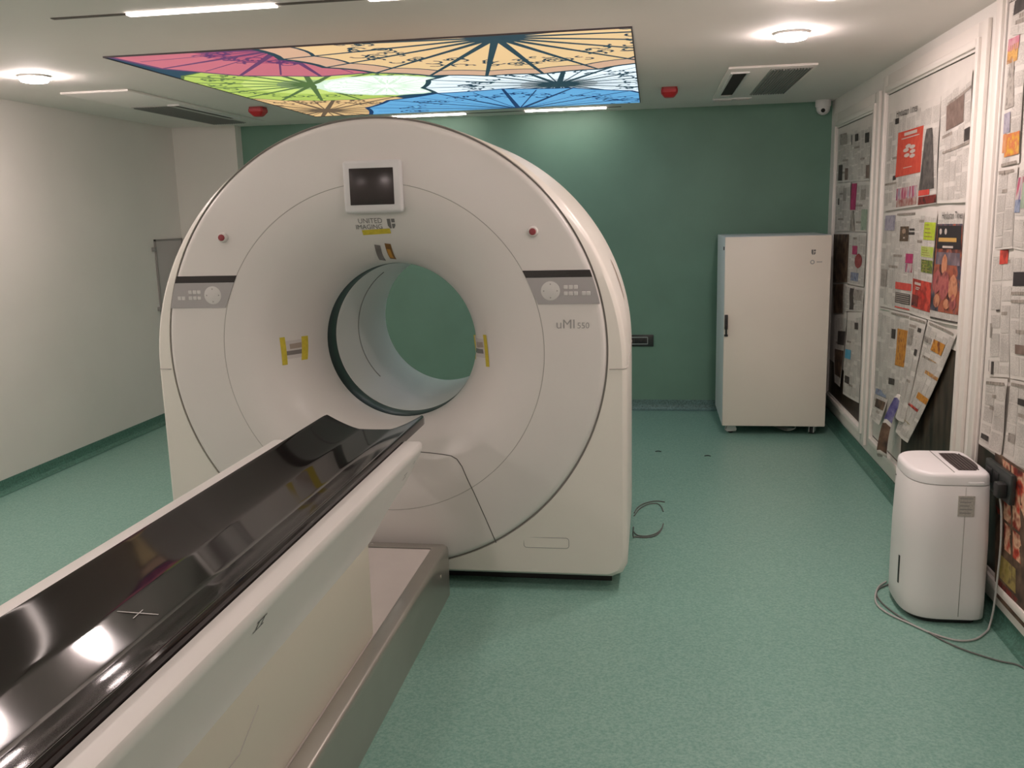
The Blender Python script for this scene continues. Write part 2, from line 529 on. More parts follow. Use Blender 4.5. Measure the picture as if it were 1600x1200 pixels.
# lettering and marks on the covers
def on_cover(V, F, x, z, m, name, lift=.0016, sub=0, shear=0.):
    P = [(x + a + shear * b, sy(x + a + shear * b, z + b, lift), z + b) for a, b, *_ in V]
    return obj(name, (P, F), m, G)
V, F = text_vf('UNITED', .031); on_cover(V, F, -1.230, 1.688, M_PRINT, 'maker_lettering')
V, F = text_vf('IMAGING', .029); on_cover(V, F, -1.240, 1.662, M_PRINT, 'maker_lettering')
def logo(x, z, h, m, name, parent=None, ysurf=None):
    """two facing half shields"""
    V, F = [], []
    def quad(pts):
        n = len(V); V.extend(pts); F.append(tuple(range(n, n + len(pts))))
    w = h * .42
    quad([(-w, h * .5), (-w * .12, h * .5), (-w * .12, -h * .5), (-w * .55, -h * .5), (-w, -h * .2)])
    quad([(w * .12, h * .5), (w, h * .5), (w, h * .12), (w * .12, h * .12)])
    quad([(w * .12, -h * .02), (w, -h * .02), (w, -h * .2), (w * .55, -h * .5), (w * .12, -h * .5)])
    f = ysurf if ysurf else (lambda a, b: sy(a, b, .0016))
    P = [(x + a, f(x + a, z + b), z + b) for a, b in V]
    return obj(name, (P, F), m, parent or G)
logo(-1.136, 1.675, .042, M_PRINT, 'emblem')
V, F = text_vf('uMI', .056); on_cover(V, F, -.370, 1.228, M_LPRINT, 'model_lettering')
V, F = text_vf('550', .036); on_cover(V, F, -.294, 1.222, M_LPRINT, 'model_lettering')

def strip(x0, z0, x1, z1, w, m, name, parent=None, lift=.0018, n=8):
    """thin sticker strip along a line, laid on the cover surface"""
    d = Vector((x1 - x0, z1 - z0)); L = d.length; d /= L
    p = Vector((-d.y, d.x)) * w / 2
    V, F = [], []
    for k in range(n + 1):
        c = Vector((x0, z0)) + d * L * k / n
        for sgn in (1, 0, -1):
            q = c + p * sgn
            V.append((q.x, sy(q.x, q.y, lift), q.y))
    for k in range(n):
        for j in (0, 1):
            F.append((3 * k + j, 3 * k + j + 1, 3 * k + j + 4, 3 * k + j + 3))
    return obj(name, (V, F), m, parent or G)
M_WINDOW = mat('laser_window', (.20, .18, .17), .15)
M_LABELW = mat('label_white', (.62, .58, .56), .5)
WARN = mat('warning_print', (.36, .29, .24), .5)
for (ax0, az0, ax1, az1), (bx0, bz0, bx1, bz1), (wx0, wz0, wx1, wz1), (px0, pz0, px1, pz1) in (
        ((-1.700, 1.167, -1.695, 1.037), (-1.626, 1.161, -1.630, 1.049), (-1.691, 1.090, -1.636, 1.091), (-1.676, 1.120, -1.637, 1.122)),
        ((-.838, 1.138, -.828, 1.036), (-.752, 1.168, -.738, 1.025), (-.822, 1.078, -.764, 1.089), (-.812, 1.108, -.764, 1.120))):
    lb = strip(ax0, (wz0 + pz0) / 2, bx0, (wz1 + pz1) / 2, .085, M_LABELW, 'laser_label', lift=.0012)
    strip(wx0, wz0, wx1, wz1, .020, M_WINDOW, 'laser_window', lb, .0022)
    strip(px0, pz0, px1, pz1, .024, WARN, 'warning_mark', lb, .0022)
    strip(ax0, az0, ax1, az1, .019, M_TAPE, 'yellow_tape', None, .0026)
    strip(bx0, bz0, bx1, bz1, .019, M_TAPE, 'yellow_tape', None, .0026)
strip(-1.276, 1.638, -1.147, 1.643, .022, M_TAPE, 'yellow_tape', None, .003)
strip(-1.228, 1.580, -1.243, 1.506, .026, M_WINDOW, 'laser_window', None, .002)
mk = strip(-1.178, 1.586, -1.188, 1.512, .028, mat('brown_sticker', (.22, .10, .02), .5), 'warning_sticker', None, .002)
strip(-1.184, 1.560, -1.190, 1.518, .016, mat('orange_sticker', (.60, .28, .03), .5), 'sticker_centre', mk, .003)

# ================================================================ patient table
T = thing('patient_table', 'long white patient table on a steel base leading to the scanner bore', 'table', (AX, 2.2, 0))
Y0T, Y1T = .75, 3.376
def half_sec(y):
    """(u, z) half profile of the table body from the inner well round to the underside"""
    K_ = [(0, .585), (2.92, .585), (3.0, .600), (3.09, .640), (3.28, .690), (3.34, .735), (Y1T, .768)]
    zb = K_[-1][1]
    for (ya, za), (yb_, zb_) in zip(K_[:-1], K_[1:]):
        if ya <= y <= yb_:
            zb = za + (zb_ - za) * (y - ya) / (yb_ - ya)
    full = [(.229, .600), (.241, .635), (.262, .690), (.283, .740), (.301, .785)]
    pts = [(0, .765), (.232, .765), (.237, .770), (.237, .828), (.241, .832), (.298, .832), (.306, .829), (.3095, .822), (.3095, .806), (.306, .795)]
    out = []
    def u_at(z):
        for (u0, z0), (u1, z1) in zip(full[:-1], full[1:]):
            if z0 <= z <= z1: return u0 + (u1 - u0) * (z - z0) / (z1 - z0)
        return full[0][0] if z < full[0][1] else full[-1][0]
    for k in range(7):
        z = .785 + (zb - .785) * k / 6
        out.append((u_at(z), z))
    return pts + out + [(out[-1][0] - .012, zb - .006), (0, zb - .006)]
def section(y):
    h = half_sec(y)
    P = [(AX + u, y, z) for u, z in h]
    P += [(AX - u, y, z) for u, z in h[::-1] if u > 0]
    return P
ys = [Y0T, 1.6, 2.4, 2.85, 2.92, 2.96, 3.0, 3.05, 3.09, 3.15, 3.22, 3.28, 3.32, 3.35, 3.368, Y1T]
obj('table_body', rings([section(y) for y in ys], True, True, True), M_WHITE, T, smooth=True, angle=30)
bm = bmesh.new()
box(bm, AX - .225, AX + .225, .95, 2.915, .236, .64, bev=.012, seg=3)
obj('pedestal', bm, mat('pedestal_cream', (.62, .575, .48), .4), T, smooth=True, angle=35)
# steel base with a flat plate let into its rim
bm = bmesh.new()
ox, ix = .293, .228
V, F = [], []
def loop(hx_, y0, y1, z, rad):
    P = []
    for cx, cy, st in ((AX + hx_ - rad, y1 - rad, 0), (AX - hx_ + rad, y1 - rad, 90), (AX - hx_ + rad, y0 + rad, 180), (AX + hx_ - rad, y0 + rad, 270)):
        for k in range(6):
            a = math.radians(st + 90 * k / 5)
            P.append((cx + rad * math.cos(a), cy + rad * math.sin(a), z))
    return P
RB = [loop(.293, .85, 3.835, 0, .02), loop(.293, .85, 3.835, .212, .02), loop(.2915, .8515, 3.8335, .224, .02), loop(.287, .856, 3.829, .234, .02), loop(.280, .863, 3.822, .239, .02),
      loop(.2305, .912, 3.765, .240, .008), loop(.2285, .914, 3.763, .238, .006), loop(.2285, .914, 3.763, .22, .006)]
obj('steel_base', rings(RB, True, True, True), M_STEEL, T, smooth=True, angle=40)
boxo('base_plate', (AX - .2265, AX + .2265, .93, 3.758, .222, .2365), M_PLATE, T)
for (x, y) in ((AX + .2945, 3.66), (AX + .2945, 2.0), (AX + .2945, 1.2)):
    bm = bmesh.new()
    R = [[(x + d, y + r * math.cos(a), .15 + r * math.sin(a)) for a in [2 * math.pi * k / 10 for k in range(10)]] for d, r in ((-.003, .009), (.0015, .009), (.002, .006))]
    obj('bolt', rings(R, True, False, True), M_STEEL, T)
for x in (AX - .1, AX - .085, AX - .06):
    boxo('rim_mark', (x, x + .008, 3.79, 3.80, .2395, .2415), M_LABELW, T)
# marks on the table's flank
def flank(y, z):
    h = [p for p in half_sec(y)[9:17]]
    for (u0, z0), (u1, z1) in zip(h[:-1], h[1:]):
        if z1 <= z <= z0:
            return AX + u0 + (u1 - u0) * (z0 - z) / (z0 - z1 + 1e-9) + .0012
    return AX + .3
for yc, zc, sc, m in ((1.875, .775, 1., M_DARK), (3.20, .742, .8, M_GREY), (3.30, .768, .45, M_GREY)):
    V, F = [], []
    def q(y0, z0, y1, z1, y2, z2, y3, z3):
        n = len(V)
        for yy, zz in ((y0, z0), (y1, z1), (y2, z2), (y3, z3)):
            yy = yc + yy * sc; zz = zc + zz * sc
            V.append((flank(yy, zz), yy, zz))
        F.append((n, n + 1, n + 2, n + 3))
    q(-.03, -.014, .03, -.014, .03, -.011, -.03, -.011)
    q(-.02, .006, .036, .006, .036, .010, -.02, .010)
    q(-.018, -.010, -.012, -.010, -.004, .006, -.010, .006)
    q(.012, -.010, .018, -.010, .026, .006, .020, .006)
    obj('flank_mark', (V, F), m, T)
bm = bmesh.new()
tube(bm, [(AX + .2252, y, z) for y, z in ((.98, .44), (1.86, .44), (1.98, .50))], .0018, 6)
obj('pedestal_joint', bm, M_SEAM, T, smooth=True)

# black sliding cradle
ZE = .853
def cradle_z(u):
    a = abs(u)
    z = -.062 + .25 * a * a
    if a > .07:
        t = (a - .07) / (.216 - .07)
        z += (.062 - .25 * .216 ** 2) * t ** 1.3
    return z
top = [(-.2315 + 0, -.030), (-.2315, -.008), (-.228, -.001), (-.222, .002)]
n = 54
top += [(-.216 + .432 * k / n, cradle_z(-.216 + .432 * k / n)) for k in range(n + 1)]
top += [(.222, .002), (.228, -.001), (.2315, -.008), (.2315, -.030)]
bot = [(.216, -.034), (.20, -.036)] + [(.19 - .38 * k / 12, min(-.036, cradle_z(.19 - .38 * k / 12) - .016)) for k in range(13)] + [(-.20, -.036), (-.216, -.034)]
sec = top + bot
def csec(y, sc=1., dz=0.):
    return [(AX + .004 + u * sc, y, ZE + z + dz) for u, z in sec]
def tipsec(y, sc):
    return [(AX + .004 + u * sc, y, ZE + (z if i < len(top) else -.018 + (z + .018) * .6)) for i, (u, z) in enumerate(sec)]
R = [csec(Y0T + .03), csec(2.), csec(3.), csec(3.5), csec(3.69), csec(3.722, .992), csec(3.74, .968)]
cr = obj('cradle', rings(R, True, True, True), M_CARBON, T, smooth=True, angle=28)
def on_cradle(x, y, lift=.0012): return (x, y, ZE + cradle_z(x - AX - .004) + lift)
V = []
for (x, y) in ((-1.262, 1.868), (-1.262, 1.864), (-1.152, 1.858), (-1.152, 1.862)): V.append(on_cradle(x, y))
for (x, y) in ((-1.2035, 1.835), (-1.2005, 1.835), (-1.2035, 1.882), (-1.2065, 1.882)): V.append(on_cradle(x, y, .0015))
obj('cross_mark', (V, [(0, 1, 2, 3), (4, 5, 6, 7)]), mat('white_scribe', (.5, .48, .46), .6), cr)

# ================================================================ white cabinet on castors
CX0, CX1, CY0, CY1, CZ0, CZ1 = .527, 1.282, 6.92, 7.70, .072, 1.498
K = thing('equipment_cabinet', 'tall cream steel cabinet on castors against the green wall', 'cabinet', ((CX0 + CX1) / 2, 7.3, 0))
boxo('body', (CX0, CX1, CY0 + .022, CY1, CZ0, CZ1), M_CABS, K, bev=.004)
dr = boxo('door', (CX0 + .001, CX1 - .001, CY0, CY0 + .019, CZ0 + .002, CZ1 - .002), M_CAB, K, bev=.006)
h = boxo('handle', (.532, .556, CY0 - .018, CY0 + .001, .815, .925), M_DARK, dr, bev=.004)
boxo('handle_grip', (.537, .551, CY0 - .028, CY0 - .008, .780, .86), M_BLACK, dr, bev=.004)
boxo('lock', (.531, .558, CY0 - .013, CY0 + .001, .762, .778), M_DARK, dr, bev=.003)
logo(1.156, 1.376, .036, M_PRINT, 'emblem', dr, lambda a, b: CY0 - .0012)
bm = bmesh.new()
R = [circ(1.150, 1.304, r, y, 20) for r, y in ((.016, CY0 - .0012), (.009, CY0 - .0012))]
obj('round_mark', rings(R), M_LPRINT, dr)
obj('small_lettering', ([(1.180 + i * .010 + a, CY0 - .0012, 1.304 + b) for i in range(4) for a, b in ((0, -.004), (.007, -.004), (.007, .005), (0, .005))], [(4 * i, 4 * i + 1, 4 * i + 2, 4 * i + 3) for i in range(4)]), M_LPRINT, dr)
boxo('side_catch', (CX0 - .006, CX0 + .002, CY0 + .045, CY0 + .075, 1.40, 1.425), M_DARK, K)
for (x, y) in ((.598, 7.01), (1.205, 7.01), (.598, 7.62), (1.205, 7.62)):
    c = thing('castor', None, None, Vector((x, y, 0)) - wloc(K)); c.parent = K
    rot = .25 if x < 1 else 1.2
    # wheel
    W = []
    ca, sa = math.cos(rot), math.sin(rot)
    for d, r in ((-.012, .022), (-.012, .030), (-.008, .033), (.008, .033), (.012, .030), (.012, .022)):
        W.append([(x + ca * r * math.cos(t) - sa * d, y + sa * r * math.cos(t) + ca * d, .0335 + r * math.sin(t)) for t in [2 * math.pi * k / 20 for k in range(20)]])
    obj('wheel', rings(W, True, True, True), M_DARK, c, smooth=True, angle=40)
    for sg in (-1, 1):
        P = []
        for d in (.0145, .0185):
            P.append([(x + ca * a - sa * d * sg, y + sa * a + ca * d * sg, z) for a, z in ((-.036, .016), (.036, .016), (.042, .03), (.03, .062), (-.03, .062), (-.042, .03))])
        obj('fork_cheek', rings(P, True, True, True), M_DEH, c)
    boxo('mount', (x - .03, x + .03, y - .03, y + .03, .060, CZ0 + .001), M_DEH, c)
bm = bmesh.new()
for k in range(3):
    tube(bm, spline([(.90 + .012 * k, 7.45, .006), (.95 + .012 * k, 7.2, .012), (1.02 + .014 * k, 7.02, .02 + .008 * k), (1.075, 6.99, .045), (1.08, 7.02, .072)], 6), .0045, 6)
obj('cable', bm, M_CORDL, K, smooth=True)

# ================================================================ dehumidifier
D = thing('dehumidifier', 'white upright dehumidifier with a dark top vent beside the papered windows', 'dehumidifier', (1.19, 3.90, 0))
def dsec(z, g=0.):
    """plan: flat flank at the wall side, bulging face towards the room"""
    x0, x1, y0, y1 = 1.030 + g, 1.350 - g, 3.700 + g, 4.105 - g
    P = []
    N = 56
    for i in range(N):
        a = 2 * math.pi * i / N
        c, s = math.cos(a), math.sin(a)
        e = 8.0 if c > 0 else 3.0
        r = (abs(c) ** e + abs(s) ** e) ** (-1 / e)
        P.append(((x0 + x1) / 2 + r * c * (x1 - x0) / 2, (y0 + y1) / 2 + r * s * (y1 - y0) / 2, z))
    return P
DH = .640
obj('base', rings([dsec(.0, .03), dsec(.03, .022)], True, True, True), M_DARK, D)
hs = obj('housing', rings([dsec(.024, .006), dsec(.034, .001), dsec(.10, 0), dsec(.35, .001), dsec(.585, .008), dsec(.590, .011), dsec(.5905, .0135)], True, True, True), M_DEH, D, smooth=True, angle=40)
ld = obj('lid', rings([dsec(.5925, .0125), dsec(.594, .0095), dsec(.622, .0105), dsec(.632, .0135), dsec(.638, .020), dsec(.640, .030)], True, True, True), M_DEHL, D, smooth=True, angle=40)
obj('rim_shadow', rings([dsec(.586, .016), dsec(.598, .016)], True, True, True), M_GREY, D)
boxo('lid_joint', (1.195, 1.199, 3.735, 4.07, .6385, .6412), M_GREY, ld)
# dark outlet with slats
V, F = [], []
for i in range(13):
    t = i / 12
    y = 3.765 + .27 * t
    V += [(1.222 - .004 * math.sin(math.pi * t), y, .6408), (1.308 + .012 * math.sin(math.pi * t) - .02 * (2 * t - 1) ** 4, y, .6408)]
for i in range(12): F.append((2 * i, 2 * i + 1, 2 * i + 3, 2 * i + 2))
vt = obj('outlet', (V, F), mat('outlet_dark', (.05, .032, .032), .4), ld)
for k in range(6):
    x = 1.232 + .0135 * k
    boxo('slat', (x, x + .003, 3.775, 4.025, .6405, .6425), mat('slat_dark', (.028, .018, .018), .4), vt)
boxo('lid_lip', (1.242, 1.305, 3.7078, 3.722, .5935, .608), M_DEHL, ld, bev=.003)
# joint between face shell and back shell, water gauge, rating label
bm = bmesh.new()
tube(bm, [(1.235, 3.7005, .04), (1.235, 3.7005, .3), (1.236, 3.7035, .5), (1.236, 3.709, .586)], .0016, 6)
obj('shell_joint', bm, M_SEAM, hs, smooth=True)
bm = bmesh.new()
xx = 1.0325
box(bm, xx - .003, xx + .01, 3.828, 3.842, .125, .247, bev=.002)
obj('water_gauge', bm, M_DARK, hs)
boxo('rating_label', (1.208, 1.270, 3.7005, 3.712, .468, .552), mat('silver_label', (.45, .42, .38), .5, noise=.12, nscale=150), hs)
for k in range(5):
    boxo('label_line', (1.214, 1.262 - .006 * (k % 3), 3.6998, 3.702, .540 - k * .015, .544 - k * .015), M_GREY, hs)
boxo('face_mark', (1.0365, 1.05, 3.975, 3.985, .556, .561), M_GREY, hs)
bm = bmesh.new()
tube(bm, spline([(1.06, 4.13, .006), (1.01, 4.06, .006), (.972, 3.95, .006), (.962, 3.86, .006), (.99, 3.775, .006), (1.05, 3.69, .006), (1.115, 3.605, .006), (1.19, 3.555, .006), (1.262, 3.572, .006), (1.325, 3.64, .007), (1.345, 3.665, .02), (1.358, 3.67, .10), (1.362, 3.665, .25), (1.362, 3.66, .38), (1.355, 3.658, .50), (1.345, 3.658, .563)], 8), .0042, 8)
obj('power_cord', bm, M_CORDL, D, smooth=True)
bm = bmesh.new()
tube(bm, spline([(1.10, 4.13, .006), (1.0, 4.03, .005), (.985, 3.90, .005), (1.035, 3.735, .005), (1.10, 3.62, .005), (1.14, 3.545, .005), (1.20, 3.47, .005), (1.29, 3.40, .005), (1.345, 3.375, .005), (1.38, 3.31, .005)], 8), .0032, 6)
obj('thin_cord', bm, M_CORD, D, smooth=True)

# wall sockets
s1 = thing('wall_socket', 'black socket plate on the green wall beside the scanner', 'socket', (-.1, YB, .556), group='wall sockets')
boxo('plate', (-.209, .009, YB - .012, YB, .556, .657), M_SOCKET, s1, bev=.004)
for d in ((-.195, -.038, .633, .639), (-.195, -.038, .575, .581), (-.195, -.190, .575, .639), (-.043, -.038, .575, .639)):
    boxo('rim', (d[0], d[1], YB - .0145, YB - .011, d[2], d[3]), M_SOCKETF, s1)
for k in range(4):
    boxo('module', (-.188 + k * .037, -.155 + k * .037, YB - .0150, YB - .010, .584, .630), M_DARK, s1, bev=.002)
s2 = thing('wall_socket', 'black socket with a plugged-in lead on the papered window behind the dehumidifier', 'socket', (1.38, 3.74, .55), group='wall sockets')
boxo('plate', (1.362, 1.384, 3.61, 3.885, .545, .665), M_SOCKET, s2, bev=.005)
boxo('plug', (1.325, 1.363, 3.632, 3.684, .565, .625), M_DARK, s2, bev=.008)
boxo('module', (1.357, 1.364, 3.80, 3.86, .58, .64), M_DARK, s2, bev=.004)
boxo('module', (1.357, 1.364, 3.73, 3.78, .58, .64), M_DARK, s2, bev=.004)
tag(boxo('cord_clip', (1.352, 1.3845, 3.845, 3.885, .20, .232), M_DEH, None, bev=.005), 'small white cord clip low on the window behind the dehumidifier', 'clip')

# grey panel on the left wall
pn = thing('wall_panel', 'grey metal panel on the left wall, half hidden by the scanner', 'panel', (XL, 7.46, .5))
boxo('sheet', (XL, XL + .012, 7.245, 7.69, .5, 1.56), mat('panel_grey', (.46, .43, .42), .5), pn, bev=.002)
for d in ((7.238, 7.25, .5, 1.57), (7.68, 7.692, .5, 1.57), (7.238, 7.692, 1.555, 1.57)):
    boxo('edge_strip', (XL, XL + .016, *d), mat('panel_edge', (.28, .26, .25), .5), pn)
for z in (1.49, .985):
    boxo('hinge', (XL, XL + .03, 7.195, 7.225, z - .016, z + .016), M_GREY, pn, bev=.004)

# loose cable on the floor beside the scanner
bm = bmesh.new()
tube(bm, spline([(-.096, 4.60, .07), (-.098, 4.61, .015), (-.085, 4.63, .004), (-.03, 4.625, .004), (.02, 4.66, .004), (.05, 4.75, .004), (.062, 4.85, .004)], 8), .0035, 6)
tube(bm, spline([(-.10, 4.72, .004), (-.075, 4.655, .004), (-.02, 4.65, .004), (.03, 4.70, .006), (.058, 4.80, .004)], 8), .003, 6)
tube(bm, spline([(-.10, 5.02, .004), (-.085, 5.11, .004), (-.05, 5.19, .004), (.0, 5.24, .004), (.035, 5.25, .004), (.075, 5.235, .004)], 8), .0035, 6)
tube(bm, spline([(-.10, 4.97, .004), (-.07, 5.10, .004), (-.02, 5.19, .004), (.03, 5.20, .004), (.055, 5.14, .004), (.064, 5.06, .004)], 8), .003, 6)
tag(obj('loose_cable', bm, M_CORD, None, smooth=True), 'thin grey cable curled on the green floor beside the scanner', 'cable')
for x, y, lb in ((.045, 6.40, 'tiny dark scrap on the floor between the scanner and the cabinet'), (.385, 6.30, 'tiny dark scrap on the floor just in front of the cabinet')):
    bm = bmesh.new()
    tube(bm, spline([(x - .022, y, .003), (x, y + .006, .005), (x + .02, y - .004, .003)], 4), .0028, 6)
    tag(obj('floor_scrap', bm, M_DARK, None, smooth=True), lb, 'scrap', 'scraps on the floor')

# ================================================================ newspapers
PAPER = (.64, .60, .55)
M_PAPER = mat('newsprint', PAPER, .8, noise=.05, nscale=6, bump=.15)
def text_material():
    m = bpy.data.materials.new('newsprint_text')
    m.use_nodes = True
    nt = m.node_tree; b = nt.nodes['Principled BSDF']; b.inputs['Roughness'].default_value = .85
    tc = nt.nodes.new('ShaderNodeTexCoord')
    mp = nt.nodes.new('ShaderNodeMapping'); mp.inputs['Scale'].default_value = (1, 55, 120)
    n = nt.nodes.new('ShaderNodeTexNoise'); n.inputs['Scale'].default_value = 1.4; n.inputs['Detail'].default_value = 2
    n2 = nt.nodes.new('ShaderNodeTexNoise'); n2.inputs['Scale'].default_value = 9; n2.inputs['Detail'].default_value = 2
    nt.links.new(tc.outputs['Object'], mp.inputs[0]); nt.links.new(mp.outputs[0], n.inputs['Vector']); nt.links.new(tc.outputs['Object'], n2.inputs['Vector'])
    ad = nt.nodes.new('ShaderNodeMath'); ad.operation = 'ADD'
    nt.links.new(n.outputs['Fac'], ad.inputs[0]); nt.links.new(n2.outputs['Fac'], ad.inputs[1])
    r = nt.nodes.new('ShaderNodeValToRGB')
    r.color_ramp.elements[0].position = .40; r.color_ramp.elements[0].color = (.43, .40, .365, 1)
    r.color_ramp.elements[1].position = .62; r.color_ramp.elements[1].color = (.62, .58, .53, 1)
    hf = nt.nodes.new('ShaderNodeMath'); hf.operation = 'MULTIPLY'; hf.inputs[1].default_value = .5
    nt.links.new(ad.outputs[0], hf.inputs[0]); nt.links.new(hf.outputs[0], r.inputs[0]); nt.links.new(r.outputs[0], b.inputs['Base Color'])
    return m
M_TEXT = text_material()
def ink(name, stops, scale=22., stretch=None):
    if name in MATS: return MATS[name]
    m = bpy.data.materials.new(name); m.use_nodes = True
    nt = m.node_tree; b = nt.nodes['Principled BSDF']; b.inputs['Roughness'].default_value = .7
    tc = nt.nodes.new('ShaderNodeTexCoord'); n = nt.nodes.new('ShaderNodeTexNoise')
    n.inputs['Scale'].default_value = scale; n.inputs['Detail'].default_value = 3
    if stretch:
        mp = nt.nodes.new('ShaderNodeMapping'); mp.inputs['Scale'].default_value = stretch
        nt.links.new(tc.outputs['Object'], mp.inputs[0]); nt.links.new(mp.outputs[0], n.inputs['Vector'])
    else:
        nt.links.new(tc.outputs['Object'], n.inputs['Vector'])
    r = nt.nodes.new('ShaderNodeValToRGB'); e = r.color_ramp.elements
    while len(e) < len(stops): e.new(.5)
    for i, c in enumerate(stops):
        e[i].position = .3 + .4 * i / max(1, len(stops) - 1); e[i].color = (*hx(c), 1)
    nt.links.new(n.outputs['Fac'], r.inputs[0]); nt.links.new(r.outputs[0], b.inputs['Base Color'])
    MATS[name] = m
    return m
INK = {
 'dark': ['2a2422', '4a423e'], 'brown': ['6a564c', '87746a'], 'grey': ['8a837c', 'a39b92', '6f6963'], 'magenta': ['a02a58', 'b84070'],
 'figure': ['1c181a', 'b0a79c', '2a2426'], 'green2': ['8a9a88', '9fae98', '7c8a80'], 'brown_photo_shade': ['2e211a', '5a4434', '7a6450'],
 'ball': ['7a2a2c', '9a4040'], 'bluephoto': ['4a5878', '8f98ac', '5a5060'], 'cyan': ['4a98b8', '62a8c4'], 'red': ['c23a30', 'd2564a'],
 'redad2': ['c4402f', 'd0553f'], 'redad': ['b8433a', 'd08070'], 'headline': ['5a524c', 'a59b90', '6a625b'], 'purple': ['6a5080', 'a83a58', 'c0b4b0', '7a6a8a'], 'redtext': ['8a3c38', 'b5a398'],
 'greyfig': ['3a3634', '57524e', '6a645e'], 'darkred': ['3a1714', '7a2a22', '2a1614'], 'lav': ['8f8a9c', 'a8a2ac', '7b7688'], 'portrait': ['3e3228', '6a5744', '2a211c'],
 'stripes': ['2a2522', '5a524c', '241f1d'], 'lime': ['a2b428', 'b8c83c'], 'lime2': ['8fae2c', 'b4bc70', '9ab830'], 'lime3': ['9ab434', '4a5230', 'b0c048'],
 'redphoto': ['c03026', '8a2a22', 'd04a3a', 'b83428'], 'film': ['231a1a', '5a3430', 'a85a40', '4a4a58', '2a1c1c'], 'orange': ['a8641e', 'c88a30', '7a4020'], 'orange2': ['b87838', 'd0a050', '9a6a40', 'c8b090'],
 'olive': ['8a7a3a', 'a08c50', '5a4a30'], 'pinkphoto': ['b85a70', 'c89aa0'], 'greyfig2': ['6a645e', 'b0a89e', '8a837c'], 'orangep': ['d09a6a', 'c07a50'], 'yellowp': ['d0a828', 'c06a40', 'd8b84a'],
 'night': ['3a3c5a', '6a6a80', '4a4458'], 'foodred': ['5a1a14', 'b83a24', 'd8b090', '8a2a1a', '3a1a14'],
}
def imat(k):
    sc = {'film': 7., 'foodred': 10., 'redphoto': 12., 'brown_photo_shade': 14., 'headline': 60., 'stripes': 50.}.get(k, 24.)
    st = {'headline': (1, 1, .2), 'stripes': (1, .3, 4), 'figure': (1, 1, .4), 'purple': (1, 1, .3)}.get(k)
    return ink('ink_' + k, INK[k], sc, st)

